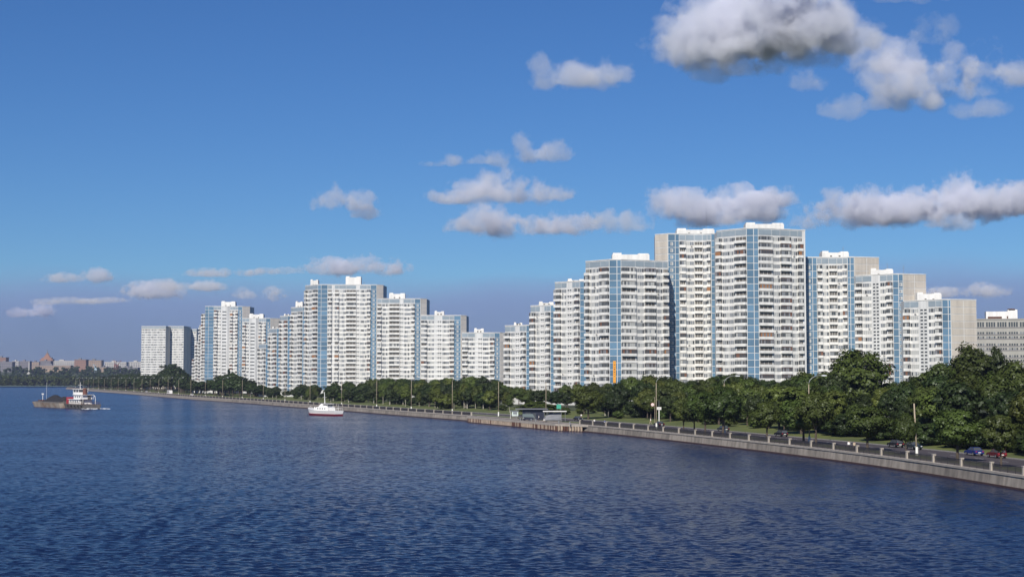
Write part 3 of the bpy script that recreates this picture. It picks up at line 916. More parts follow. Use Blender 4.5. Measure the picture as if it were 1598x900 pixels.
def trunk_mesh(kind, r, material, wash):
    b = MB()
    h = {'round': 7.0, 'tall': 8.5, 'slim': 8.8, 'spruce': 9.6}.get(kind, 3.0)
    w = {'round': .23, 'tall': .28, 'slim': .13, 'spruce': .18}.get(kind, .10)
    bend = (r.uniform(-.25, .25), r.uniform(-.25, .25))
    if wash:
        b.tube([(0, 0, -.3), (0, 0, .9)], [w * 1.25, w * 1.06], 8, 1)
    path = [(bend[0] * t * t * 1.5, bend[1] * t * t * 1.5, (.88 if wash else -.3) + (h - .6) * t) for t in (0, .15, .35, .6, .8, 1)]
    b.tube(path, [w * 1.1, w, w * .85, w * .6, w * .38, w * .12], 8, 0)
    if kind != 'spruce':
        for k in range(7):
            t = r.uniform(.25, .85); a = r.uniform(0, 6.28); z = h * t
            x, y = bend[0] * t * t * 1.5, bend[1] * t * t * 1.5
            l = r.uniform(1.6, 2.8) * (1.15 - t * .6) * (.55 if kind == 'slim' else 1)
            b.tube([(x, y, z), (x + math.cos(a) * l * .5, y + math.sin(a) * l * .5, z + l * .35), (x + math.cos(a) * l, y + math.sin(a) * l, z + l * .9)], [w * .42, w * .28, w * .08], 6, 0)
    return b.mesh('trunk', [material, M['wash']])
VAR = {}
def variants(key, kind, n, nclump, per, size, leaf, bark='bark', wash=False):
    out = []
    for k in range(n):
        r = random.Random(hash((len(VAR), k)) & 0xffff)
        cs, rs = clumps(kind, nclump, r)
        out.append((trunk_mesh(kind, r, M[bark], wash), leaf_mesh('crown', cs, rs, per, size, M[leaf])))
    VAR[key] = out
variants('linden', 'round', 4, 95, 120, .36, 'leaf')
variants('linden_wash', 'round', 3, 95, 110, .36, 'leaf', 'bark')
variants('maple', 'round', 3, 85, 120, .38, 'leaf_light')
variants('oak', 'round', 3, 100, 110, .36, 'leaf_dark')
variants('poplar', 'tall', 3, 130, 120, .30, 'leaf')
variants('birch', 'slim', 2, 60, 70, .36, 'leaf_light', 'palebark')
variants('palestem', 'round', 2, 70, 70, .42, 'leaf_dark', 'palebark')
variants('spruce', 'spruce', 2, 150, 34, .30, 'needle')
variants('shrub', 'shrub', 3, 60, 70, .8, 'leaf')
variants('willow', 'shrub', 2, 90, 100, .6, 'leaf_light')
variants('bushy', 'shrub', 3, 110, 95, .42, 'leaf_dark')
variants('far', 'round', 3, 50, 42, .75, 'leaf_dark')

TREE_INFO = {
    'linden': ('linden_tree', 'leafy green linden tree in the dense belt behind the road', 'trees of the belt behind the road'),
    'linden_wash': ('linden_tree', 'linden on the strip between railing and road', 'trees on the strip by the railing'),
    'maple': ('maple_tree', 'light green broadleaf tree in the dense belt behind the road', 'light green trees of the belt'),
    'oak': ('oak_tree', 'dark green broadleaf tree in the dense belt behind the road', 'dark trees of the belt'),
    'poplar': ('poplar_tree', 'tall poplar standing above the tree belt in front of the towers', 'poplars above the belt'),
    'birch': ('birch_tree', 'slim birch with pale trunk at the edge of the grass', 'pale-trunked trees on the grass'),
    'palestem': ('ash_tree', 'dark-crowned tree with bare pale trunk at the edge of the grass', 'pale-trunked dark trees'),
    'spruce': ('spruce_tree', 'dark pointed spruce standing in the tree belt', 'spruces in the belt'),
    'bushy': ('hawthorn_tree', 'dense low-branched dark tree filling the gaps under the belt', 'low-branched trees of the belt'),
    'shrub': ('shrub', 'low green shrub at the foot of the tree belt', 'shrubs at the foot of the belt'),
    'willow': ('willow_bush', 'rounded light green bush standing out before the dark belt', 'light bushes'),
    'far': ('roadside_tree', 'small far-off tree along the distant embankment', 'far trees along the embankment'),
}
rt = random.Random(77)
NT = {}
def tree(key, x, y, z, h, w=None, label=None, k=None):
    """h = height in metres, w = crown width"""
    tr, cr = VAR[key][rt.randrange(len(VAR[key])) if k is None else k]
    name, lab, grp = TREE_INFO[key]
    sz = h / 10.0
    base = {'tall': 5.6}.get(key, 7.6)
    if key == 'poplar': base = 6.0
    if key in ('birch',): base = 4.6
    if key == 'spruce': base = 5.0
    if key in ('shrub', 'willow', 'bushy'): base = 9.0
    sx = (w / base) if w else sz * rt.uniform(.85, 1.12)
    t = empty(name, (x, y, z), rt.uniform(0, 6.28), label or lab, 'shrub' if key in ('shrub', 'willow') else 'tree', None if label else grp)
    sxy = sx
    link('trunk', tr, t, sc=(sxy, sxy, sz))
    link('crown', cr, t, sc=(sxy, sxy * rt.uniform(.92, 1.08), sz))
    NT[key] = NT.get(key, 0) + 1
    return t
ENV = [(104, 583), (150, 583), (200, 581), (240, 580), (256, 572), (268, 564), (282, 572), (292, 583), (318, 586), (330, 584), (348, 580), (362, 576), (375, 584), (400, 590), (450, 589), (500, 591), (545, 592), (575, 588), (590, 584), (640, 588), (680, 588), (720, 585), (760, 583),
       (780, 592), (800, 599), (830, 601), (860, 597), (900, 596), (925, 590), (960, 588), (1000, 581), (1040, 583), (1070, 591), (1090, 588), (1110, 577), (1140, 576), (1180, 581), (1210, 586), (1250, 574), (1275, 582), (1300, 566), (1380, 590),
       (1400, 588), (1430, 577), (1450, 570), (1470, 566), (1490, 560), (1545, 560), (1575, 558), (1598, 566), (1650, 560)]
EX, EY = zip(*ENV)
env = lambda px: float(np.interp(px, EX, EY))
def tree_px(key, px, off, top, wpx=None, label=None, k=None):
    x, y, z, s = at(px, off)
    h = max(2.5, z_at(top, y) - z)
    return tree(key, x, y, z, h, None if wpx is None else wpx * mpp(y), label, k)

# single trees that stand out
tree_px('poplar', 1336, 62, 537, 92, 'huge full-crowned poplar rising above the belt before the beige-walled towers', 0)
tree_px('poplar', 1512, 66, 529, 78, 'tall dark poplar in front of the wide beige end wall', 1)
tree_px('poplar', 1470, 58, 556, 60, 'yellowish green poplar beside the tall dark poplar', 2)
tree_px('oak', 1556, 75, 536, 52, 'dark tree hiding the lower windows of the grey office block')
tree_px('linden', 1590, 60, 556, 90)
tree_px('oak', 270, 60, 563, 30, 'single dark tree towering over the far belt before the cream blocks')
tree_px('spruce', 357, 45, 575, 16, 'pointed dark spruce before the slit-windowed far tower')
tree_px('spruce', 304, 50, 577, 10)
tree_px('willow', 694, 24, 605, 40, 'round light green willow bush beside the pale trunks')
tree_px('willow', 838, 23, 618, 62, 'broad light green bush behind the boat landing pavilion')
tree_px('maple', 918, 21, 603, 52, 'bushy light tree on the grass beside the landing, branches near the ground')
tree_px('maple', 1250, 24, 600, 84)
tree_px('maple', 1215, 30, 596, 60)
# strip between railing and road
for px, top, wd, lab in ((1492, 632, 80, 'linden on the railing strip in front of the bright blue car'),
                        (1352, 628, 72, 'linden on the railing strip just beyond the two walkers'),
                        (1253, 618, 70, 'linden on the railing strip between the black hatchback and a lamp foot'),
                        (1272, 606, 60, 'linden hiding a street lamp pole on the railing strip near the black hatchback'),
                        (1196, 622, 52, 'narrow linden on the railing strip, black hatchback beyond it'),
                        (1128, 598, 66, 'tallest linden of the railing strip, its crown hiding a lamp'),
                        (1100, 606, 50, 'linden of a close trio on the railing strip, nearest the tallest one'),
                        (1083, 612, 42, 'middle linden of a close trio on the railing strip'),
                        (1066, 617, 36, 'smallest linden of a close trio on the railing strip'),
                        (1560, 640, 56, 'linden on the railing strip before the dark red car'),
                        (1412, 640, 40, 'small linden on the railing strip before two dark cars'),
                        (1645, 630, 70, 'linden on the railing strip beyond the dark red car')):
    tree_px('linden_wash', px, 4.4, top, wd, lab)

def belt():
    # rows of the belt from the back to the front, laid along the embankment line
    s_lo, s_hi = s_at(1660, 30) - 45, s_at(404, 30)
    rows = [(92, 10.5, 0, 7, ('oak', 'linden', 'linden', 'oak')), (66, 10.0, 1, 12, ('linden', 'oak', 'linden', 'maple')),
            (46, 9.5, 10, 26, ('oak', 'linden', 'maple', 'palestem')), (31, 10.5, 22, 42, ('linden', 'maple', 'oak', 'palestem'))]
    for off, step, lo, hi, kinds in rows:
        s = s_lo - off * .9
        while s < s_hi + 20:
            o = off + rt.uniform(-5, 5)
            x, y = C(s, o)
            px = proj(x, y, 3)[0]
            if 380 < px < 2000:
                far = min(1.0, 330.0 / y)          # rows sink less, in picture rows, the farther they are
                top = env(px) + rt.uniform(lo, hi) * (.25 + .75 * far)
                if 1300 < px < 1375: top += 14
                kd = rt.choice(kinds)
                if y > 560 and off < 50 and rt.random() < .5: kd = 'palestem'
                h = z_at(top, y) - gz(o)
                if not (780 < px < 910 and off < 40) and h > 4:
                    tree(kd, x, y, gz(o), min(h, 21), rt.uniform(.78, 1.0) * max(7.5, min(h, 14) * .8))
            s += step * rt.uniform(.8, 1.2) * (1 if s < s_at(800, 30) else 1.12)
    # birches and shrubs at the grass edge
    for px in [rt.uniform(400, 800) for _ in range(22)]:
        tree_px('birch', px, rt.uniform(24, 34), env(px) + rt.uniform(8, 24))
    for px in [rt.uniform(960, 1640) for _ in range(44)] + [rt.uniform(400, 960) for _ in range(26)]:
        off = rt.uniform(27, 44)
        x, y, z, s = at(px, off)
        hh = rt.uniform(2.0, 4.6)
        tree('shrub', x, y, z, hh, hh * rt.uniform(1.1, 1.7))
    for px in [930 + 720 * (k + rt.random()) / 46 for k in range(46)] + [400 + 380 * (k + rt.random()) / 26 for k in range(26)]:
        off = rt.uniform(29, 50)
        x, y, z, s = at(px, off)
        hh = rt.uniform(5.0, 8.5)
        tree('bushy', x, y, z, hh, hh * rt.uniform(.95, 1.3))
    for px in [1290 + 360 * (k + rt.random()) / 20 for k in range(20)]:
        off = rt.uniform(23.5, 30)
        x, y, z, s = at(px, off)
        hh = rt.uniform(3.5, 6.5)
        tree('bushy', x, y, z, hh, hh * rt.uniform(1.1, 1.5))
    # along the distant embankment
    for off, lo, hi in ((75, 0, 3), (48, 2, 6), (28, 6, 12)):
        s = s_at(404, off)
        while s < SMAX - 10:
            o = off + rt.uniform(-6, 6)
            x, y = C(s, o); px = proj(x, y, 3)[0]
            h = z_at(env(px) + rt.uniform(lo, hi), y) - 3
            tree('far', x, y, gz(o), max(6, min(h, 24)), rt.uniform(11, 15))
            s += rt.uniform(9, 14)
belt()

# ------------------------------------------------------------------ street lamps and poles
def lamp_data():
    b = MB(); b.tube([(0, 0, -.2), (0, 0, 8.8), (0, 0, 12.0)], [.15, .11, .085], 8)
    pole = b.mesh('pole', [M['pole']], True)
    b = MB(); pts = [(0, 0, 11.9)] + [(2.6 * (1 - math.cos(q)), 0, 12.0 + 1.8 * math.sin(q)) for q in [math.pi / 2 * k / 6 for k in range(1, 7)]]
    pts.append((3.0, 0, 13.75))
    b.tube(pts, .06, 6)
    arm = b.mesh('arm', [M['metal']], True)
    b = MB(); b.loft([[(2.8, -.1, 13.7), (2.8, .1, 13.7), (2.8, .1, 13.85), (2.8, -.1, 13.85)], [(3.2, -.2, 13.62), (3.2, .2, 13.62), (3.2, .17, 13.92), (3.2, -.17, 13.92)], [(3.9, -.14, 13.66), (3.9, .14, 13.66), (3.9, .1, 13.84), (3.9, -.1, 13.84)]])
    head = b.mesh('lamp_head', [M['lamp']])
    b = MB(); b.tube([(0, 0, -.2), (0, 0, 1.5)], [.25, .22], 10)
    foot = b.mesh('white_foot', [M['wash']])
    return pole, arm, head, foot
LD = lamp_data()
def lamp(s, off=6.5):
    x, y = C(s, off)
    t = empty('street_lamp', (x, y, 2.0), heading(s) - math.pi / 2, 'tall tan street lamp with curved arm and white-painted foot along the embankment road', 'street lamp', 'street lamps along the embankment')
    for n, me in zip(('pole', 'arm', 'lamp_head', 'foot'), LD): link(n, me, t)
near = [1262, 1130, 1024, 852, 778, 706, 642, 588]
for px in near: lamp(s_at(px, 6.5))
x, y, z, s = at(1429, 6.2)
t = empty('utility_pole', (x, y, 2.0), 0, 'plain leaning tan pole with white-painted foot before the dark cars', 'pole')
b = MB(); b.tube([(-.35, 0, 8.9), (0, 0, 0), ], [.12, .17], 8); link('pole', b.mesh('pole', [M['pole']], True), t)
link('foot', LD[3], t)
s = s_at(588, 6.5)
while True:
    s += 62
    if s > SMAX - 30: break
    lamp(s)

# ------------------------------------------------------------------ vehicles
def car_mesh(paint, kind='sedan'):
    """parts of a car about 4.3 m long, pointing to +x"""
    b = MB()
    w = .84
    prof = [(-2.15, .35), (-2.15, .80), (-2.05, .92), (-1.45, .96), (.75, .95), (1.75, .84), (2.10, .70), (2.15, .35)]
    def ring(y, k): return [(x * (1 - .012 * k), y, z if z < .5 else z - .03 * k) for x, z in prof]
    b.loft([ring(-w, 1), ring(-w + .08, 0), ring(w - .08, 0), ring(w, 1)], 0)
    body = b.mesh('body', [paint])
    b = MB()
    if kind == 'wagon': cp = [(-2.02, .93), (-1.85, 1.42), (.1, 1.46), (.85, .95)]
    else: cp = [(-1.55, .94), (-1.0, 1.38), (.05, 1.41), (.85, .95)]
    rr = lambda y, q: [(x, y * (1 if z < 1 else q), z) for x, z in cp]
    b.loft([rr(-w + .07, .80), rr(w - .07, .80)], 0)
    glass = b.mesh('cabin_glass', [M['glass_dark']])
    b = MB(); b.box(cp[1][0] + .05, cp[2][0] - .05, -.6, .6, cp[2][1] - .03, cp[2][1] + .03)
    for x0, x1 in ((cp[0], cp[1]), (cp[3], cp[2])):
        for sg in (-1, 1):
            b.tube([(x0[0], sg * (w - .10), x0[1]), (x1[0], sg * .62, x1[1])], .045, 5)
    for sg in (-1, 1): b.tube([(-.35, sg * (w - .08), .95), (-.35, sg * .63, 1.4)], .04, 5)
    roof = b.mesh('roof', [paint])
    b = MB(); k = 14
    b.loft([[(.31 * math.cos(q), yy, .31 * math.sin(q)) for q in [2 * math.pi * j / k for j in range(k)]] for yy in (-.1, .1)])
    tyre = b.mesh('wheel', [M['black']])
    b = MB(); b.loft([[(.18 * math.cos(q), yy, .18 * math.sin(q)) for q in [2 * math.pi * j / k for j in range(k)]] for yy in (-.112, .112)])
    rim = b.mesh('rim', [M['metal']])
    b = MB(); b.box(-.04, .04, -.14, .14, -.07, .07)
    return body, glass, roof, tyre, rim, b.mesh('headlight', [M['lamp']]), b.mesh('taillight', [M['red']])
PAINT = {'blue': mat('blue_car_paint', (0.008, 0.022, 0.14), 0.25), 'red': mat('dark_red_car_paint', (0.10, 0.010, 0.014), 0.25),
         'black': mat('black_car_paint', (0.012, 0.012, 0.016), 0.2), 'dark': mat('dark_green_car_paint', (0.02, 0.028, 0.03), 0.25), 'white': mat('white_car_paint', (0.7, 0.7, 0.7), 0.3)}
CARD = {}
def car(px, off, paint, away, label, kind='sedan', group=None):
    key = (paint, kind)
    if key not in CARD: CARD[key] = car_mesh(PAINT[paint], kind)
    body, glass, roof, tyre, rim, hl, tl = CARD[key]
    x, y, z, s = at(px, off)
    t = empty('parked_car' if off > 18.3 else 'car', (x, y, 1.985), heading(s) + (0 if away else math.pi), label, 'car', group)
    link('body', body, t); link('cabin_glass', glass, t); link('roof', roof, t)
    for cx in (-1.3, 1.32):
        for sg in (-1, 1):
            o = link('wheel', tyre, t, (cx, sg * .76, .31)); link('rim', rim, o)
    for sg in (-1, 1):
        link('headlight', hl, t, (2.12, sg * .58, .66)); link('taillight', tl, t, (-2.14, sg * .60, .74))
    b = MB(); b.box(-2.18, -2.15, -.26, .26, .52, .64)
    link('number_plate', b.mesh('number_plate', [M['wash']]), t)
car(1518, 16.4, 'blue', True, 'bright blue car on the road in front of a dark red car')
car(1553, 16.6, 'red', True, 'dark red car on the road behind the blue car', 'wagon')
car(1396, 16.2, 'black', True, 'black car under the trees beside the street lamp with bare pole', 'wagon')
car(1424, 15.6, 'dark', False, 'dark car passing behind the whitewashed foot of a street lamp')
car(1218, 16.2, 'black', True, 'black hatchback on the sunlit road, whitewashed trunk to its right', 'wagon')
car(1028, 14.8, 'black', True, 'dark car driving past the round road sign')
car(1128, 16.3, 'dark', True, 'dark car in the tree shade by the strip trees')
car(902, 12.5, 'black', False, 'dark car beside the landing, pedestrian behind it')
car(300, 12.0, 'white', True, 'small white car on the far road near the bus', 'wagon')
car(229, 12.0, 'white', True, 'white car far up the embankment road beyond the bus', 'wagon')

def bus(px, off):
    x, y, z, s = at(px, off)
    t = empty('bus', (x, y, 1.985), heading(s), 'long white bus on the far embankment road', 'bus')
    b = MB(); rr = lambda k: [(-8 + .1 * k, -1.25, .4), (8 - .1 * k, -1.25, .4), (8 - .1 * k, 1.25, .4), (-8 + .1 * k, 1.25, .4)]
    b.box(-8, 8, -1.25, 1.25, .4, 1.3, 0); b.box(-8, 8, -1.25, 1.25, 2.3, 3.0, 0); b.box(-7.9, 7.9, -1.1, 1.1, 3.0, 3.15, 0)
    for k in range(9): b.box(-8 + k * 1.98, -7.8 + k * 1.98, -1.25, 1.25, 1.3, 2.3, 0)
    link('body', b.mesh('body', [M['boatwhite']]), t)
    b = MB()
    for k in range(8): b.box(-7.8 + k * 1.98, -6.02 + k * 1.98, -1.22, 1.22, 1.3, 2.3, 0)
    link('window_band', b.mesh('window_band', [M['glass_dark']]), t)
    b = MB(); k = 14
    b.loft([[(.48 * math.cos(q), yy, .48 * math.sin(q)) for q in [2 * math.pi * j / k for j in range(k)]] for yy in (-.15, .15)])
    me = b.mesh('wheel', [M['black']])
    for cx in (-5, .8, 5.2):
        for sg in (-1, 1): link('wheel', me, t, (cx, sg * 1.15, .48))
bus(265, 12.0)

# ------------------------------------------------------------------ people
def body_mesh(pose, shirt, trousers, seed=0):
    """one continuous skinned figure, 1.74 m tall, facing +x"""
    sp = {'walk': (.30, -.26), 'stand': (.06, -.02)}.get(pose, (0, 0))
    J = {'pel': (0, 0, .95), 'wai': (.01, 0, 1.12), 'che': (.02, 0, 1.34), 'nec': (.03, 0, 1.50), 'hea': (.05, 0, 1.60), 'top': (.05, 0, 1.70),
         'nos': (.14, 0, 1.60)}
    E = [('pel', 'wai'), ('wai', 'che'), ('che', 'nec'), ('nec', 'hea'), ('hea', 'top'), ('hea', 'nos')]
    Rr = {'pel': .155, 'wai': .14, 'che': .165, 'nec': .06, 'hea': .098, 'top': .075, 'nos': .03}
    for sg, st, n in ((1, sp[0], 'l'), (-1, sp[1], 'r')):
        J['hip' + n] = (0, sg * .09, .90); J['kne' + n] = (st * .55 + .05, sg * .10, .49); J['ank' + n] = (st, sg * .10, .09); J['toe' + n] = (st + .17, sg * .11, .05)
        J['sho' + n] = (.02, sg * .20, 1.42); J['elb' + n] = (-st * .35 - .02, sg * .26, 1.14); J['wri' + n] = (-st * .5 + .10, sg * .25, .90); J['han' + n] = (-st * .5 + .14, sg * .24, .80)
        if pose == 'crouch':
            J['hip' + n] = (-.15, sg * .10, .42); J['kne' + n] = (.28, sg * .15, .50); J['ank' + n] = (-.02, sg * .14, .09); J['toe' + n] = (.15, sg * .16, .05)
            J['sho' + n] = (.16, sg * .20, .92); J['elb' + n] = (.34, sg * .26, .70); J['wri' + n] = (.48, sg * .18, .52); J['han' + n] = (.55, sg * .15, .46)
        E += [('pel', 'hip' + n), ('hip' + n, 'kne' + n), ('kne' + n, 'ank' + n), ('ank' + n, 'toe' + n), ('che', 'sho' + n), ('sho' + n, 'elb' + n), ('elb' + n, 'wri' + n), ('wri' + n, 'han' + n)]
        for a, q in (('hip', .105), ('kne', .07), ('ank', .05), ('toe', .045), ('sho', .075), ('elb', .052), ('wri', .035), ('han', .04)): Rr[a + n] = q
    if pose == 'crouch':
        for a, c in (('pel', (-.17, 0, .45)), ('wai', (-.05, 0, .62)), ('che', (.10, 0, .84)), ('nec', (.20, 0, .98)), ('hea', (.25, 0, 1.08)), ('top', (.25, 0, 1.18)), ('nos', (.34, 0, 1.06))): J[a] = c
    names = list(J)
    me = bpy.data.meshes.new('figure')
    me.from_pydata([J[n] for n in names], [(names.index(a), names.index(b)) for a, b in E], [])
    o = bpy.data.objects.new('figure', me); COL.objects.link(o)
    md = o.modifiers.new('skin', 'SKIN'); md.use_smooth_shade = True
    sk = me.skin_vertices[0].data
    for i, n in enumerate(names): sk[i].radius = (Rr[n], Rr[n]); sk[i].use_root = (n == 'pel')
    su = o.modifiers.new('sub', 'SUBSURF'); su.levels = 1; su.render_levels = 1
    dg = bpy.context.evaluated_depsgraph_get()
    out = bpy.data.meshes.new_from_object(o.evaluated_get(dg))
    bpy.data.objects.remove(o)
    out.materials.clear()
    for m in (M['skin'], M[shirt], M[trousers], M['hair']): out.materials.append(m)
    jn = np.array([J[n] for n in names])
    for p in out.polygons:
        c = np.array(p.center); k = names[int(np.argmin(((jn - c) ** 2).sum(1)))]
        g = 0
        if k in ('wai', 'che') or k[:3] in ('sho', 'elb'): g = 1
        elif k == 'pel' or k[:3] in ('hip', 'kne', 'ank'): g = 2
        elif k[:3] == 'toe': g = 3
        elif k in ('top', 'hea') and (c[2] > J['hea'][2] + .05 or c[0] < J['hea'][0] - .01): g = 3
        p.material_index = g
    out.name = 'person'
    return out
def person(px, off, z, pose, shirt, trousers, rz, label):
    x, y, _, s = at(px, off)
    o = link('person', body_mesh(pose, shirt, trousers), None, (x, y, z), heading(s) + rz)
    tag(o, label, 'person')
person(1323.5, 2.1, 2.02, 'walk', 'cl_white', 'cl_dark', 0, 'person in white shirt and dark trousers walking by the railing')
person(1332.0, 1.7, 2.02, 'walk', 'cl_beige', 'cl_dark', 0, 'person in beige shirt walking by the railing beside a companion')
person(1015, 19.5, 2.08, 'walk', 'cl_white', 'cl_beige', 1.2, 'person in white top and light trousers at the road edge by the round sign')
person(927.5, 1.6, 2.02, 'walk', 'cl_white', 'cl_blue', 0, 'person in white shirt strolling on the promenade right of the landing')
person(943.5, 2.0, 2.02, 'stand', 'cl_blue', 'cl_white', 3.1, 'person in blue top and white trousers on the promenade')
person(907, 18.9, 2.08, 'stand', 'cl_white', 'cl_dark', 2.0, 'person in white top standing across the road behind the dark car')
person(841, 0.5, 1.96, 'stand', 'cl_white', 'cl_dark', 1.0, 'person in white standing before the dark pavilion on the landing')
person(850, -3.0, 1.96, 'crouch', 'cl_white', 'cl_beige', 1.5, 'person in white crouching at the edge of the landing')
person(818, -2.0, 1.96, 'crouch', 'cl_white', 'cl_dark', 1.5, 'person in white sitting low beside the grey awning on the landing')

# ------------------------------------------------------------------ things on the landing, signs
def landing_things():
    def base(px, off, z=1.95):
        x, y, _, s = at(px, off); return x, y, z, heading(s)
    # dark pavilion with a flat roof
    x, y, z, h = base(834, 2.5)
    k = mpp(y)
    t = empty('pavilion', (x, y, z), 0, 'dark flat-roofed pavilion with white roof edge on the landing', 'pavilion')
    b = MB(); b.box(-3.8, 3.2, 0, 6, 0, 3.4); link('wall', b.mesh('wall', [M['pavilion']]), t)
    b = MB(); b.box(-6.0, 4.2, -1.0, 7, 3.42, 3.62); link('roof', b.mesh('roof', [M['roof']]), t)
    b = MB(); b.box(-6.1, 4.3, -1.12, -1.0, 3.40, 3.66); link('fascia', b.mesh('fascia', [M['tarp']]), t)
    b = MB(); b.box(-.5, .5, -.06, 0, 0, 2.2); b.box(-2.9, -1.2, -.05, 0, 1.0, 2.4)
    link('door', b.mesh('door', [M['glass_dark']]), t)
    for px_ in (-5.8, 4.0):
        b = MB(); b.tube([(px_, -.8, 0), (px_, -.8, 3.42)], .07, 6); link('post', b.mesh('post', [M['metal']]), t)
    # grey tent under a long thin roof
    x, y, z, h = base(866, 2.0)
    t = empty('market_tent', (x, y, z), 0, 'grey tarpaulin tent under a long thin white roof on the landing', 'tent')
    b = MB(); b.loft([[(-3.6, 0, .5), (2.0, 0, .5), (2.0, 4, .5), (-3.6, 4, .5)], [(-3.4, .1, 1.0), (2.0, .05, 1.6), (2.0, 4, 1.6), (-3.4, 3.9, 1.0)], [(-1.6, .4, 2.6), (1.95, .2, 2.9), (1.95, 3.8, 2.9), (-1.6, 3.8, 2.6)]])
    link('tarpaulin', b.mesh('tarpaulin', [M['tarp']]), t)
    b = MB(); b.box(-3.6, 3.4, -.8, 4.6, 3.15, 3.3); link('roof', b.mesh('roof', [M['roof']]), t)
    b = MB(); b.box(-3.7, 3.5, -.94, -.8, 3.10, 3.36); link('fascia', b.mesh('fascia', [M['boatwhite']]), t)
    for px_ in (-3.3, 1.9, 3.1):
        b = MB(); b.tube([(px_, -.6, 0), (px_, -.6, 3.15)], .06, 6); link('post', b.mesh('post', [M['metal']]), t)
    b = MB(); b.box(-2.6, 2.0, .2, 3.6, 0, .5); link('skirt', b.mesh('skirt', [M['dark']]), t)
    # slanted awning
    x, y, z, h = base(825, -1.2)
    t = empty('awning', (x, y, z), 0, 'slanted grey-green awning low in front of the dark pavilion', 'awning')
    b = MB(); b.loft([[(-1.9, -1.2, 1.15), (1.9, -1.2, 1.05), (1.9, -1.2, 1.12), (-1.9, -1.2, 1.22)], [(-1.9, 1.2, 2.0), (1.2, 1.2, 2.0), (1.2, 1.2, 2.07), (-1.9, 1.2, 2.07)]])
    link('canvas', b.mesh('canvas', [mat('grey_green_canvas', (.13, .165, .165), .7)]), t)
    for a, c in ((-1.8, -1.1), (1.7, -1.1), (-1.8, 1.1), (1.1, 1.1)):
        b = MB(); b.tube([(a, c, 0), (a, c, 1.15 if c < 0 else 2.0)], .05, 6); link('post', b.mesh('post', [M['metal']]), t)
    # kiosk
    x, y, z, h = base(803.5, 1.2)
    t = empty('kiosk', (x, y, z), 0, 'small pale kiosk booth with a roof slab at the end of the landing', 'kiosk')
    b = MB(); b.box(-1.0, 1.1, 0, 2, .9, 2.5, 0); b.box(-.85, .95, .1, 1.9, 0, .9, 1); link('cabin', b.mesh('cabin', [mat('pale_green_panel', (.52, .60, .58), .5), M['dark']]), t)
    b = MB(); b.box(-1.6, 1.3, -.3, 2.2, 2.52, 2.7); link('roof', b.mesh('roof', [M['tarp']]), t)
    for px_ in (-1.45,):
        b = MB(); b.tube([(px_, -.15, 0), (px_, -.15, 2.52)], .06, 6); link('post', b.mesh('post', [M['boatwhite']]), t)
    b = MB(); b.box(-.6, .7, -.03, 0, 1.5, 2.2); link('window', b.mesh('window', [M['glass_mid']]), t)
    # bollards at the quay edge
    b = MB(); b.tube([(0, 0, 0), (0, 0, .55)], [.16, .16], 10); b.tube([(0, 0, .55), (0, 0, .7)], [.26, .24], 10)
    me = b.mesh('bollard', [M['metal']])
    for px in (812, 829, 836, 872, 889):
        x, y, _, s = at(px, -3.6)
        tag(link('mooring_bollard', me, None, (x, y, 2.06)), 'short grey mooring bollard on the landing edge', 'bollard', 'bollards on the landing edge')
landing_things()

def signs():
    # round prohibition sign: white disc with a red ring, on a pole
    x, y, z, s = at(1021.5, 19.2)
    k = mpp(y)
    t = empty('road_sign', (x, y, z), 0, 'round white road sign with red ring on a tall pole', 'road sign')
    zp = z_at(631, y) - z
    b = MB(); b.tube([(0, 0, -.2), (0, 0, zp + 2.2)], .06, 8); link('pole', b.mesh('pole', [M['pole']]), t)
    def disc(r, yy, m, name):
        b = MB(); n = 28
        b.loft([[(r * math.cos(q) - .62, v, zp + r * math.sin(q)) for q in [2 * math.pi * j / n for j in range(n)]] for v in (yy, yy + .03)])
        return link(name, b.mesh(name, [m]), t)
    disc(.52, -.10, M['red'], 'rim'); disc(.42, -.13, M['wash'], 'face')
    b = MB()
    for q in (-1, 1): b.box(-.62 + q * .13 - .05, -.62 + q * .13 + .05, -.15, -.135, zp - .2, zp + .2)
    link('symbol', b.mesh('symbol', [M['red']]), t)
    # white rectangular plate
    x, y, z, s = at(1028.2, 19.6)
    t = empty('road_sign', (x, y, z), 0, 'white rectangular plate with dark lettering on a white pole', 'road sign')
    zp = z_at(637, y) - z
    b = MB(); b.tube([(0, 0, -.2), (0, 0, zp)], .14, 8); link('pole', b.mesh('pole', [M['wash']]), t)
    b = MB(); b.box(-.62, .62, -.20, -.15, zp - .36, zp + .40); link('plate', b.mesh('plate', [M['wash']]), t)
    b = MB()
    for j in range(6): b.box(-.48 + j * .165, -.37 + j * .165, -.22, -.202, zp - .12, zp + .12)
    link('lettering', b.mesh('lettering', [M['greyf']]), t)
    b = MB(); b.tube([(0, .1, zp), (0, .1, zp + 2.4)], .05, 6); link('upper_pole', b.mesh('upper_pole', [M['metal']]), t)
    # green board
    x, y, z, s = at(872, 20)
    t = empty('notice_board', (x, y, z), 0, 'green square board on two legs at the grass behind the landing', 'board')
    zp = z_at(634, y) - z
    b = MB(); b.box(-.75, .75, -.05, .05, zp - .75, zp + .75); link('board', b.mesh('board', [M['green']]), t)
    for q in (-.6, .6):
        b = MB(); b.tube([(q, .08, -.2), (q, .08, zp - .2)], .05, 6); link('leg', b.mesh('leg', [M['metal']]), t)
signs()

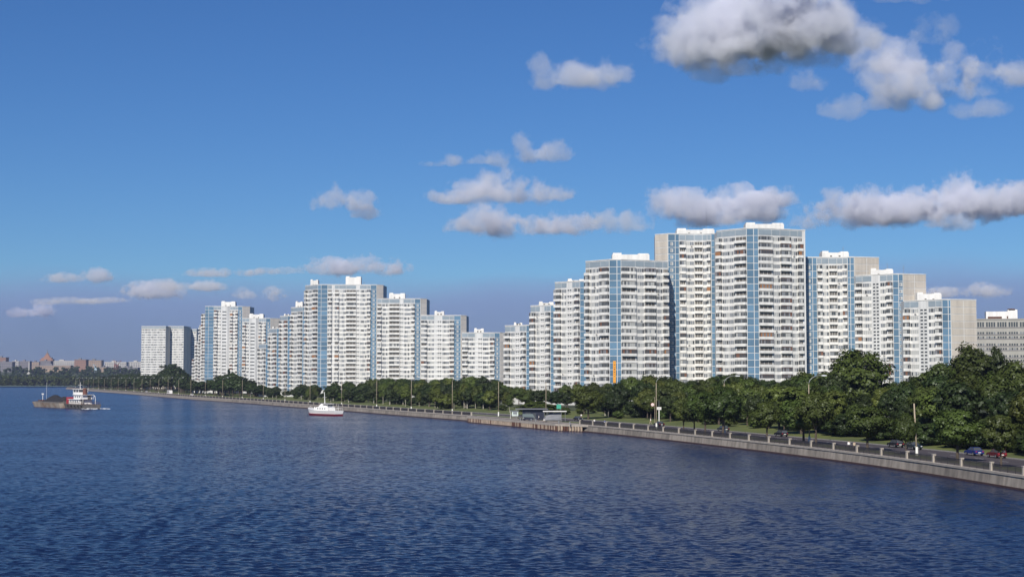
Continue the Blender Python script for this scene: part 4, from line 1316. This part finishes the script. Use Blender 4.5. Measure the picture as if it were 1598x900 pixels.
# ------------------------------------------------------------------ boats
def hull(b, L_, w, z_keel, z_deck, bow=0.25, m=0, sheer=0.0, n=14, flare=.8):
    """a hull pointing to +x, stern at 0"""
    rings = []
    for i in range(n + 1):
        u = i / n; x = L_ * u
        k = 1.0 if u < 1 - bow else max(.04, math.sqrt(max(0, 1 - ((u - 1 + bow) / bow) ** 2)))
        zz = z_deck + sheer * max(0, u - .5) ** 2 * 4
        rings.append([(x - (.06 * L_ * (u ** 6)), -w * k * flare, z_keel), (x - (.06 * L_ * (u ** 6)), w * k * flare, z_keel), (x, w * k, zz), (x, -w * k, zz)])
    b.loft(rings, m)
def boats():
    # --- barge and push tug: the stern of the tug at this point, heading away to the left
    P = np.array([ray(144, 637)[0] * 771, 771.0]); a = math.atan2(.82, -.572)
    t = empty('push_tug', (P[0], P[1], 0), a, 'white push tug with tall wheelhouse shoving a coal barge', 'tugboat')
    L_ = 33
    b = MB(); hull(b, L_, 4.6, -.6, 2.1, .12, 0, .3); link('hull', b.mesh('hull', [M['hullgrey']]), t)
    b = MB(); b.box(.4, L_ - 3, -4.5, 4.5, 2.12, 2.22); link('deck', b.mesh('deck', [M['rust']]), t)
    b = MB(); 
    for sg in (-1, 1):
        for k in range(12): b.tube([(1 + k * 2.2, sg * 4.4, 2.2), (1 + k * 2.2, sg * 4.4, 3.2)], .05, 5)
        b.tube([(1, sg * 4.4, 3.2), (25.2, sg * 4.4, 3.2)], .05, 5); b.tube([(1, sg * 4.4, 2.7), (25.2, sg * 4.4, 2.7)], .04, 5)
    b.tube([(1, -4.4, 3.2), (1, 4.4, 3.2)], .05, 5)
    link('railing', b.mesh('railing', [M['rust']]), t)
    b = MB(); b.box(10, 25, -3.4, 3.4, 2.22, 4.5); b.box(9.3, 25.6, -3.9, 3.9, 4.5, 4.68)
    dk = link('deckhouse', b.mesh('deckhouse', [M['boatwhite']]), t)
    b = MB(); b.box(8.6, 19, -3.0, 3.0, 4.68, 6.8); b.box(7.6, 19.6, -3.5, 3.5, 6.8, 6.95)
    link('upper_deckhouse', b.mesh('upper_deckhouse', [M['boatwhite']]), t)
    b = MB(); b.box(13.5, 21.5, -2.5, 2.5, 6.95, 8.2); b.box(13.2, 21.9, -2.8, 2.8, 9.45, 9.7)
    for cx in (13.6, 17.4, 21.3):
        for sg in (-2.4, 2.4): b.box(cx - .12, cx + .12, sg - .1, sg + .1, 8.2, 9.45)
    link('wheelhouse', b.mesh('wheelhouse', [M['boatwhite']]), t)
    b = MB(); b.box(13.65, 21.3, -2.38, 2.38, 8.2, 9.45); link('wheelhouse_glass', b.mesh('wheelhouse_glass', [M['glass_dark']]), t)
    b = MB(); b.box(0, 1.1, -.03, .03, 0, .95); me = b.mesh('window', [M['glass_dark']])
    for sg in (-1, 1):
        for k in range(5): link('window', me, t, (11.5 + k * 2.7, sg * 3.42, 3.05))
        for k in range(3): link('window', me, t, (10 + k * 3, sg * 3.02, 5.35))
    b = MB(); b.box(8.3, 8.55, -2.0, -.6, 4.7, 6.5); b.box(9.6, 9.95, 1.0, 2.2, 2.3, 4.3); link('door', b.mesh('door', [M['dark']]), t)
    b = MB(); b.tube([(11, 0, 6.9), (11, 0, 10.2)], [1.15, .95], 14); link('funnel', b.mesh('funnel', [M['cl_brown']]), t)
    b = MB(); b.tube([(18, 0, 9.7), (18, 0, 13.2)], [.14, .08], 7); b.tube([(18, -1.2, 11.8), (18, 1.2, 11.8)], .06, 5); link('mast', b.mesh('mast', [M['boatwhite']]), t)
    b = MB(); b.box(27, 29.5, -3.2, 3.2, 2.2, 5.6); link('push_frame', b.mesh('push_frame', [M['red']]), t)
    b = MB()
    for sg in (-1, 1):
        for k in range(5): b.tube([(3 + k * 5, sg * 4.72, .8), (3 + k * 5, sg * 4.72, 1.7)], .34, 8)
    link('fender', b.mesh('fender', [M['black']]), t)
    # lifebuoy and boat davit arc at the stern
    b = MB(); b.tube([(7.2, -3.2, 4.7)] + [(7.2 - 2.6 * math.sin(q), -3.2, 4.7 + 2.0 * math.cos(q) ) for q in (0.2, .6, 1.0, 1.4)] + [(4.6, -3.2, 2.3)], .12, 6)
    b.tube([(7.2, 3.2, 4.7)] + [(7.2 - 2.6 * math.sin(q), 3.2, 4.7 + 2.0 * math.cos(q)) for q in (0.2, .6, 1.0, 1.4)] + [(4.6, 3.2, 2.3)], .12, 6)
    link('davit', b.mesh('davit', [M['boatwhite']]), t)
    # barge
    bx, by = P + np.array([math.cos(a), math.sin(a)]) * 33.6
    t = empty('coal_barge', (bx, by, 0), a, 'worn tan barge heaped with black coal ahead of the tug', 'barge')
    L_ = 47
    b = MB(); hull(b, L_, 5.8, -.6, 2.3, .08, 0, .5); link('hull', b.mesh('hull', [M['bargehull']]), t)
    b = MB(); b.box(2, 40, -5.3, -5.0, 2.32, 3.0); b.box(2, 40, 5.0, 5.3, 2.32, 3.0); b.box(2, 2.3, -5.0, 5.0, 2.32, 3.0); b.box(39.7, 40, -5.0, 5.0, 2.32, 3.0)
    link('coaming', b.mesh('coaming', [M['hullgrey']]), t)
    b = MB(); r = random.Random(8); nx, ny = 40, 12; g = []
    for i in range(nx + 1):
        for j in range(ny + 1):
            u, v = i / nx, j / ny * 2 - 1
            ridge = (.55 + .45 * math.exp(-((u - .58) / .2) ** 2) + .25 * math.exp(-((u - .15) / .12) ** 2)) * min(1, u / .06) * min(1, (1 - u) / .28)
            g.append((2.4 + 35 * u, v * 4.95, 2.6 + 3.9 * ridge * (1 - abs(v) ** 1.5) + r.uniform(-.12, .12)))
    for i in range(nx):
        for j in range(ny):
            b.quad(*[g[q] for q in (i * (ny + 1) + j, (i + 1) * (ny + 1) + j, (i + 1) * (ny + 1) + j + 1, i * (ny + 1) + j + 1)])
    o = link('coal_heap', b.mesh('coal_heap', [M['coal']]), t); 
    b = MB(); b.tube([(43.5, 0, 2.5), (43.5, 0, 6.6)], .14, 6); b.box(43.1, 43.9, -.5, .5, 6.3, 7.1); b.tube([(28, 3, 4), (28, 3, 13)], .05, 5); link('mast', b.mesh('mast', [M['boatwhite']]), t)
    b = MB(); b.box(41.5, 45, -2.0, 2.0, 2.5, 3.6); link('winch', b.mesh('winch', [M['rust']]), t)
    b = MB(); b.box(.6, 1.6, -3, 3, 2.32, 3.4); link('bollard_rail', b.mesh('bollard_rail', [M['hullgrey']]), t)
    # wake: low foam churned at the tug's stern
    b = MB(); r = random.Random(4)
    for k in range(26):
        q = r.random() ** 2.4
        cx, cyy = 1.5 - 13 * q, r.uniform(-5.5, 5.5) * (1 + q * .4)
        rr = r.uniform(.25, .9)
        pts = [(cx + rr * 1.6 * math.cos(2 * math.pi * j / 7) * r.uniform(.6, 1.2), cyy + rr * math.sin(2 * math.pi * j / 7) * r.uniform(.6, 1.2)) for j in range(7)]
        b.prism(pts, -.2, r.uniform(.12, .34))
    o = link('wake_foam', b.mesh('wake_foam', [M['foam']]), None, (P[0], P[1], 0), a); tag(o, 'white foam churned up behind the tug', 'foam', kind='stuff')
    # --- white cutter with a maroon hull bottom
    P2 = np.array([ray(528.5, 648)[0] * 623, 623.0]); a = math.atan2(.75, -.66)
    t = empty('patrol_boat', (P2[0], P2[1], 0), a, 'small white motor cutter with maroon waterline and a tall mast', 'motor boat')
    L_ = 21.5
    b = MB(); hull(b, L_, 2.3, -.5, .78, .38, 0, .15); link('lower_hull', b.mesh('lower_hull', [M['maroon']]), t)
    b = MB(); hull(b, L_ + .2, 2.42, .785, 2.15, .40, 0, 1.0); link('upper_hull', b.mesh('upper_hull', [M['boatwhite']]), t)
    b = MB(); b.loft([[(5, -1.9, 2.15), (15.5, -1.7, 2.15), (15.5, 1.7, 2.15), (5, 1.9, 2.15)], [(5.2, -1.7, 3.5), (13.8, -1.5, 3.5), (13.8, 1.5, 3.5), (5.2, 1.7, 3.5)]])
    link('deckhouse', b.mesh('deckhouse', [M['boatwhite']]), t)
    b = MB(); b.loft([[(6.6, -1.5, 3.5), (12.6, -1.4, 3.5), (12.6, 1.4, 3.5), (6.6, 1.5, 3.5)], [(6.9, -1.4, 4.2), (12.0, -1.3, 4.2), (12.0, 1.3, 4.2), (6.9, 1.4, 4.2)], ])
    b.box(5.6, 9.6, -1.7, 1.7, 4.75, 4.9)
    for q in (-1.4, 1.4): b.tube([(6, q, 3.5), (6, q, 4.75)], .06, 5); b.tube([(9.3, q, 4.2), (9.3, q, 4.75)], .06, 5)
    link('wheelhouse', b.mesh('wheelhouse', [M['boatwhite']]), t)
    b = MB(); b.box(6.2, 9.1, -1.25, 1.25, 4.2, 4.74); link('wheelhouse_glass', b.mesh('wheelhouse_glass', [M['glass_dark']]), t)
    b = MB(); b.loft([[(10.0, -1.1, 4.2), (12, -1.1, 4.2), (12, 1.1, 4.2), (10, 1.1, 4.2)], [(10.2, -.9, 4.9), (11.3, -.9, 4.9), (11.3, .9, 4.9), (10.2, .9, 4.9)]]); link('searchlight_hood', b.mesh('searchlight_hood', [M['boatwhite']]), t)
    b = MB(); b.tube([(9.8, 0, 4.2), (10.2, 0, 9.6)], [.16, .10], 7); b.tube([(10, -1, 7.5), (10, 1, 7.5)], .05, 5); link('mast', b.mesh('mast', [M['boatwhite']]), t)
    b = MB(); b.box(0, .55, -.03, .03, 0, .45); me = b.mesh('window', [M['glass_dark']])
    for sg in (-1, 1):
        for k in range(4): link('window', me, t, (7 + k * 1.7, sg * 1.80, 2.65))
    b = MB(); b.box(4.2, 5.4, -2.46, -2.40, 1.1, 2.05); link('red_marking', b.mesh('red_marking', [M['maroon']]), t)
    b = MB()
    for sg in (-1, 1):
        for k in range(4): b.tube([(.4 + k * 1.4, sg * 2.2, 2.1), (.4 + k * 1.4, sg * 2.2, 3.1)], .04, 5)
        b.tube([(.4, sg * 2.2, 3.1), (4.6, sg * 2.2, 3.1)], .04, 5)
    b.tube([(.4, -2.2, 3.1), (.4, 2.2, 3.1)], .04, 5); b.tube([(.4, 0, 2.1), (.2, 0, 4.8)], .05, 5)
    link('railing', b.mesh('railing', [M['boatwhite']]), t)
    b = MB(); b.tube([(17.2, 0, 2.4), (17.2, 0, 3.5)], .22, 8); b.tube([(19.6, -.9, 2.9), (20.6, 0, 3.7), (19.6, .9, 2.9)], .05, 5); link('bow_rail', b.mesh('bow_rail', [M['boatwhite']]), t)
boats()

# ------------------------------------------------------------------ far bank and the city beyond
def far_bank():
    # wooded slope rising behind the river
    nx, ny = 60, 16
    b = MB(); g = []
    r = random.Random(6)
    for i in range(nx + 1):
        for j in range(ny + 1):
            x = -2600 + 3800 * i / nx; y = 2790 + 2300 * (j / ny) ** 1.3
            u = min(1, max(0, (y - 2950) / 1100))
            g.append((x, y, 1.8 + 30 * u * u * (3 - 2 * u) + r.uniform(-.6, .6) * (1 if j else 0)))
    for i in range(nx):
        for j in range(ny):
            b.quad(*[g[q] for q in (i * (ny + 1) + j, (i + 1) * (ny + 1) + j, (i + 1) * (ny + 1) + j + 1, i * (ny + 1) + j + 1)])
    tag(link('hill', b.mesh('hill', [M['earth']], True)), kind='structure')
    def zg(y):
        u = min(1, max(0, (y - 2950) / 1100)); return 1.8 + 30 * u * u * (3 - 2 * u)
    # the wood on it, one mass
    q = np.random.default_rng(3)
    def wood(n, y0, y1, h0, h1, x0, x1, name, label, per, size, m):
        C_, R_ = [], []
        for k in range(n):
            y = q.uniform(y0, y1); x = q.uniform(x0, x1) * y; h = q.uniform(h0, h1); z = zg(y)
            for c in range(9):
                C_.append((x + q.normal() * h * .22, y + q.normal() * h * .2, z + h * (.12 + .80 * q.random()))); R_.append(h * .2)
        me = leaf_mesh(name, C_, R_, per, size, M[m])
        tag(link(name, me), label, 'wood', kind='stuff')
    wood(300, 2752, 2815, 12, 20, -.42, -.2, 'riverside_wood', 'green trees lining the far river bank', 34, 1.9, 'leaf')
    wood(420, 900, 1500, 12, 20, .30, .75, 'eastern_wood', 'dark distant wood behind the grey office block', 26, 1.6, 'leaf_dark')
    wood(520, 2900, 4050, 10, 17, -.45, -.2, 'hillside_wood', 'dark wood covering the slope below the far city', 22, 3.0, 'leaf_dark')
far_bank()

def far_city():
    def block(c0, c1, y0, y1, d, wall, label, kind='plain', rows=5, cols=6):
        x0, x1 = ray(c0, 570)[0] * d, ray(c1, 570)[0] * d
        zt, zb = z_at(y0, d), z_at(y1, d) - 6
        t = empty('city_building', (x0, d, zb), 0, label, 'building', 'buildings of the far city')
        w, h = x1 - x0, zt - zb
        b = MB(); b.box(0, w, 0, 26, 0, h, 0)
        link('wall', b.mesh('wall', [M[wall]]), t)
        b = MB(); b.box(-.6, w + .6, -.6, 26.6, h, h + 1.6, 0)
        if kind == 'plain': b.box(w * .3, w * .5, 6, 16, h + 1.6, h + 5, 0)
        link('roof', b.mesh('roof', [M['fargrey'] if wall != 'farwhite' else M['farwhite']]), t)
        ww, hh = w / cols, (h - 8) / rows
        bm_ = MB(); bm_.box(0, ww * .55, -.25, 0, 0, hh * .5); me = bm_.mesh('window', [M['farwin']])
        for i in range(cols):
            for j in range(rows): link('window', me, t, (ww * (i + .22), 0, 7 + hh * (j + .2)))
        return t
    block(-6, 9, 558, 572, 4300, 'brick', 'orange brick block with stepped top at the edge of the far city', rows=4, cols=5)
    block(-4, 19, 565, 578, 4150, 'fargrey', 'wide grey block below the orange brick block', rows=3, cols=7)
    block(19, 29, 564, 578, 4350, 'farwhite', 'small pale block between two dark grey ones of the far city', rows=4, cols=4)
    block(30, 45, 564, 580, 4200, 'fargrey', 'dark grey block behind the white column', rows=4, cols=5)
    block(48, 61, 565, 574, 4400, 'fartan', 'low tan block next to the spired building', rows=3, cols=5)
    block(63, 79, 563.5, 572, 4180, 'fargrey', 'blue-grey block in front of the spired building', rows=3, cols=5)
    block(50, 110, 570.5, 577, 4120, 'fartan', 'very long low tan building above the slope', rows=2, cols=18)
    block(80, 117, 563.5, 572, 4380, 'farwhite', 'long white building with a flat roof in the far city', rows=3, cols=11)
    block(116, 134, 561.5, 579, 4100, 'brick', 'square brown brick block, broadest face of the far city', rows=6, cols=6)
    block(136, 158, 562.5, 577, 4250, 'fartan', 'tan block beside the pale blue crane', rows=5, cols=7)
    block(157, 166, 573, 583, 3950, 'fartan', 'small tan block low on the slope by the crane', rows=3, cols=3)
    block(163, 197, 565.5, 581, 4050, 'farwhite', 'white block with vertical stripes behind the dark red cranes', rows=5, cols=10)
    block(184, 215, 574, 583, 3900, 'fargrey', 'low grey warehouse below the white striped block', rows=2, cols=8)
    block(200, 226, 565, 575, 4300, 'farwhite', 'pale block next to the cream slab blocks', rows=4, cols=7)
    # the stepped brown building with a spire
    d = 4450.0
    t = empty('spired_building', (ray(71, 570)[0] * d, d, z_at(566, d) - 6), 0, 'brown stepped building topped by a dark pointed spire', 'building')
    k = mpp(d)
    z0 = 0; 
    b = MB()
    tops = [(10, 566, 560), (7.5, 560, 557.5), (4.2, 557.5, 554.5), (2.2, 554.5, 551.5)]
    zb = z_at(566, d) - 6
    for w, ya, yb in tops:
        za, zc = z_at(ya, d) - zb, z_at(yb, d) - zb
        if w == 10: za = 0
        b.box(-w * k, w * k, -w * k * .5 + 16, w * k * .5 + 16, za, zc)
    link('wall', b.mesh('wall', [M['brick']]), t)
    za, zc = z_at(551.5, d) - zb, z_at(548, d) - zb
    b = MB(); b.loft([[(-1.6 * k, 16 - 1.6 * k, za), (1.6 * k, 16 - 1.6 * k, za), (1.6 * k, 16 + 1.6 * k, za), (-1.6 * k, 16 + 1.6 * k, za)], [(-.15 * k, 16 - .15 * k, zc), (.15 * k, 16 - .15 * k, zc), (.15 * k, 16 + .15 * k, zc), (-.15 * k, 16 + .15 * k, zc)]])
    b.tube([(0, 16, zc), (0, 16, zc + 5)], .5, 6)
    link('spire', b.mesh('spire', [M['coppergreen']]), t)
    # white column
    d = 3700.0
    t = empty('column', (ray(45.5, 570)[0] * d, d, z_at(584, d)), 0, 'slender white column on a low base before the slope', 'column')
    h = z_at(563, d) - z_at(584, d)
    b = MB(); b.tube([(0, 0, 0), (0, 0, h * .8), (0, 0, h)], [1.9, 1.5, .9], 10); link('shaft', b.mesh('shaft', [M['farwhite']]), t)
    b = MB(); b.box(-7, 3.5, -3, 3, -4, 4.5); link('base', b.mesh('base', [M['farwhite']]), t)
    # dock cranes
    def crane(c, yb, yt, d, m, lean, label):
        t = empty('dock_crane', (ray(c, 570)[0] * d, d, z_at(yb, d)), 0, label, 'crane')
        h = z_at(yt, d) - z_at(yb, d)
        b = MB()
        for sx in (-1, 1):
            for sy in (-1, 1): b.tube([(sx * 4, sy * 4, -3), (sx * 1.8, sy * 1.8, h * .38)], .55, 5)
        link('portal', b.mesh('portal', [M[m]]), t)
        b = MB(); b.box(-3, 3, -2.4, 2.4, h * .38, h * .55); link('cabin', b.mesh('cabin', [M[m]]), t)
        b = MB(); b.tube([(0, 0, h * .5), (lean * h * .55, 0, h)], [1.1, .5], 5); b.tube([(-lean * 2, 0, h * .5), (-lean * h * .12, 0, h * .86), (lean * h * .5, 0, h * .97)], .45, 5)
        link('jib', b.mesh('jib', [M[m]]), t)
    crane(149.5, 583, 568, 3750, 'craneblue', -.55, 'pale blue harbour crane with its jib raised to the left')
    crane(180, 578, 561, 3800, 'cranered', -.3, 'dark red harbour crane with a nearly upright jib')
    crane(183, 578, 562, 3830, 'cranered', .75, 'dark red harbour crane with its jib slanting right')
far_city()

# ------------------------------------------------------------------ clouds: real volumes far beyond the scene
def cloud_material(name, dens, col, scale, amp=1.15, soft=0.40):
    m = bpy.data.materials.new(name); m.use_nodes = True
    nt = m.node_tree; N, L = nt.nodes, nt.links
    N.remove(N['Principled BSDF'])
    out = N['Material Output']
    pv = N.new('ShaderNodeVolumePrincipled')
    pv.inputs['Color'].default_value = (*col, 1)
    pv.inputs['Anisotropy'].default_value = 0.0
    tc = N.new('ShaderNodeTexCoord'); geo = N.new('ShaderNodeNewGeometry')
    ln = N.new('ShaderNodeVectorMath'); ln.operation = 'DOT_PRODUCT'
    L.new(tc.outputs['Object'], ln.inputs[0]); L.new(tc.outputs['Object'], ln.inputs[1])
    sp = N.new('ShaderNodeSeparateXYZ'); L.new(tc.outputs['Object'], sp.inputs[0])
    nz = N.new('ShaderNodeTexNoise'); nz.inputs['Scale'].default_value = scale; nz.inputs['Detail'].default_value = 2; nz.inputs['Roughness'].default_value = 0.5
    L.new(geo.outputs['Position'], nz.inputs['Vector'])
    def mth(op, a, b):
        n = N.new('ShaderNodeMath'); n.operation = op
        for i, v in enumerate((a, b)):
            if isinstance(v, (int, float)): n.inputs[i].default_value = v
            else: L.new(v, n.inputs[i])
        return n.outputs[0]
    e = mth('SUBTRACT', 1.0, ln.outputs['Value'])
    low = mth('MAXIMUM', mth('SUBTRACT', mth('MULTIPLY', sp.outputs['Z'], -1.0), 0.25), 0.0)   # flatter base
    e = mth('SUBTRACT', e, mth('MULTIPLY', low, 1.5))
    nf = N.new('ShaderNodeTexNoise'); nf.inputs['Scale'].default_value = scale * 4.0; nf.inputs['Detail'].default_value = 5; nf.inputs['Roughness'].default_value = 0.66
    L.new(geo.outputs['Position'], nf.inputs['Vector'])
    nn = mth('ADD', mth('MULTIPLY', mth('SUBTRACT', nz.outputs[0], 0.5), 2 * amp), mth('MULTIPLY', mth('SUBTRACT', nf.outputs[0], 0.5), 2.7 * amp))
    v = mth('SUBTRACT', mth('ADD', mth('MULTIPLY', e, 3.4), nn), 1.6)
    mr = N.new('ShaderNodeMapRange'); mr.interpolation_type = 'SMOOTHSTEP'
    mr.inputs[1].default_value = 0.0; mr.inputs[2].default_value = soft; mr.inputs[3].default_value = 0.0; mr.inputs[4].default_value = dens
    L.new(v, mr.inputs[0]); L.new(mr.outputs[0], pv.inputs['Density'])
    L.new(pv.outputs[0], out.inputs['Volume'])
    return m
def clouds():
    bm = bmesh.new(); bmesh.ops.create_icosphere(bm, subdivisions=3, radius=1.0)
    me = bpy.data.meshes.new('puff'); bm.to_mesh(me); bm.free()
    me.materials.append(cloud_material('cloud_vapour', 0.0052, (0.905, 0.918, 0.978), 1 / 430.0, 3.8, 1.4))
    mw = me.copy(); mw.materials.clear(); mw.materials.append(cloud_material('thin_cloud_vapour', 0.0035, (0.95, 0.955, 0.985), 1 / 380.0, 4.2, 1.4))
    LIST = [
        ('largest white cloud with a grey base, high above the tallest tower', 140, me, [(1175, 62, 118, 78), (1288, 58, 74, 52), (1046, 64, 40, 26), (1165, 112, 66, 34), (1240, 25, 80, 50)]),
        ('broad lumpy white cloud beside the largest one, lit on its flank', 182, me, [(1395, 100, 66, 38), (1445, 142, 96, 42), (1548, 118, 62, 44), (1480, 100, 46, 30), (1420, 165, 70, 22)]),
        ('small grey and white puff under the broad lumpy cloud', 120, me, [(1535, 168, 36, 20)]),
        ('faint scrap of cloud left of the broad lumpy cloud', 184, mw, [(1318, 168, 28, 18)]),
        ('small flat cloud between the two big clouds', 60, me, [(1262, 124, 38, 20)]),
        ('small ragged cloud over the broad lumpy one', 66, mw, [(1470, 48, 34, 22)]),
        ('round white puff with ragged edges standing alone', 150, me, [(922, 120, 58, 38), (848, 118, 22, 28)]),
        ('long thin cloud, topmost of a stack of three', 268, me, [(825, 243, 66, 30), (715, 253, 56, 14)]),
        ('grey-white cloud, middle one of a stack of three', 326, me, [(790, 300, 100, 34), (690, 308, 40, 12)]),
        ('flat-based bright cloud, lowest of a stack of three', 376, me, [(806, 350, 100, 32)]),
        ('small thin cloud left of the tallest towers', 360, mw, [(958, 348, 44, 18)]),
        ('wide grey cloud hanging just behind the tallest towers', 362, me, [(1120, 330, 116, 40), (1200, 312, 56, 24)]),
        ('very long grey cloud over the stepped-down towers', 368, me, [(1370, 335, 130, 40), (1490, 320, 130, 42), (1585, 322, 60, 34)]),
        ('small wedge-shaped cloud alone in the open blue', 340, me, [(530, 318, 58, 26), (572, 332, 24, 12)]),
        ('low puffy cloud over the middle group of towers', 432, me, [(590, 419, 70, 20), (508, 419, 34, 16)]),
        ('tiny dark cloud in the haze band', 440, me, [(152, 431, 24, 11)]),
        ('small greyish cloud low over the cream blocks', 463, me, [(236, 454, 42, 14)]),
        ('small low cloud near the horizon over the far city', 498, me, [(50, 488, 46, 15)]),
        ('dim flat cloud low behind the far towers', 470, mw, [(405, 460, 46, 15)]),
        ('dim streak of cloud above the cream blocks', 456, mw, [(300, 447, 60, 14)]),
        ('faint flat streak of cloud low at the edge of the haze band', 446, mw, [(92, 434, 34, 8)]),
        ('faint wide veil of cloud above the spired building', 480, mw, [(130, 470, 80, 9)]),
        ('faint streak of cloud over the stepped far wing', 436, mw, [(345, 428, 70, 8)]),
        ('pale thin streak of cloud beside the low puffy cloud', 434, mw, [(425, 424, 50, 9)]),
        ('dim low cloud beside the shortest stepped tower', 470, mw, [(1500, 455, 90, 16)]),
        ('dark cloud fragment at the very top of the sky', 10, me, [(1430, -4, 60, 16)]),
    ]
    for label, ybase, m, puffs in LIST:
        el = ray(799, ybase)[1]
        d = min(30000.0, 1250.0 / el)
        c = puffs[0]
        ux, uz = ray(c[0], c[1])
        t = empty('cloud', (ux * d, d, CAMZ + uz * d), 0, label, 'cloud', 'cumulus clouds')
        lobes = []
        rc = random.Random(int(c[0] * 7 + c[1]))
        for (px, py, hw, hh) in puffs:
            if hw < 45:
                lobes.append((px, py, hw, hh)); continue
            n = max(4, int(hw * hh / 800) + 2)
            for k in range(n):
                q = -.82 + 1.64 * (k + rc.uniform(.1, .9)) / n          # spread along the cloud, towers of uneven height
                g = rc.uniform(.45, .85) * math.sqrt(1 - .55 * q * q)
                w_ = max(hw * rc.uniform(.26, .42), hh * .75)
                lobes.append((px + q * hw, py + hh * (.62 - g * rc.uniform(.75, 1.25)), w_, hh * g))
        for i, (px, py, hw, hh) in enumerate(lobes):
            vx, vz = ray(px, py)
            rx, rz = hw * mpp(d) * 1.55, hh * mpp(d) * 1.6
            ry = (rx + rz) * .5
            o = link('puff', m, t, ((vx - ux) * d, 0.3 * rx * ((-1) ** i), (vz - uz) * d), 0, (rx, ry, rz))
clouds()

def bank_and_haze():
    def vol(name, col, dens):
        m = bpy.data.materials.new(name); m.use_nodes = True
        N, L = m.node_tree.nodes, m.node_tree.links
        N.remove(N['Principled BSDF'])
        pv = N.new('ShaderNodeVolumePrincipled'); pv.inputs['Color'].default_value = (*col, 1); pv.inputs['Density'].default_value = dens
        L.new(pv.outputs[0], N['Material Output'].inputs['Volume'])
        return m
    # far layer of hazy stratus along the horizon, thinning upwards
    b = MB(); n = 24
    ring = lambda r: [(r * math.sin(q), r * math.cos(q)) for q in [R(-55 + 110 * k / n) for k in range(n + 1)]]
    b.prism(ring(31000)[::-1] + ring(36000), 150, 3300)
    m = vol('stratus_vapour', (0.45, 0.53, 0.80), 0.0)
    N, L = m.node_tree.nodes, m.node_tree.links
    pv = [q for q in N if q.type == 'PRINCIPLED_VOLUME'][0]
    geo = N.new('ShaderNodeNewGeometry'); sp = N.new('ShaderNodeSeparateXYZ'); L.new(geo.outputs['Position'], sp.inputs[0])
    nz = N.new('ShaderNodeTexNoise'); nz.inputs['Scale'].default_value = 1 / 5200.0; nz.inputs['Detail'].default_value = 3
    L.new(geo.outputs['Position'], nz.inputs['Vector'])
    ad = N.new('ShaderNodeMath'); ad.operation = 'MULTIPLY_ADD'; ad.inputs[1].default_value = 1600.0
    L.new(nz.outputs[0], ad.inputs[0]); L.new(sp.outputs['Z'], ad.inputs[2])
    mr = N.new('ShaderNodeMapRange'); mr.interpolation_type = 'SMOOTHSTEP'
    mr.inputs[1].default_value = 2450.0; mr.inputs[2].default_value = 3250.0; mr.inputs[3].default_value = 0.00030; mr.inputs[4].default_value = 0.0
    L.new(ad.outputs[0], mr.inputs[0]); L.new(mr.outputs[0], pv.inputs['Density'])
    o = link('stratus_bank', b.mesh('stratus_bank', [m]))
    tag(o, 'thin hazy violet cloud bank along the whole horizon', 'cloud bank', kind='stuff')
    b = MB(); b.box(-9300, 9300, -700, 9800, -4, 104)
    o = link('haze', b.mesh('haze', [vol('haze_air', (0.48, 0.54, 0.85), 0.00005)]))
    tag(o, 'pale blue haze filling the air over the river', 'haze', kind='stuff')
bank_and_haze()
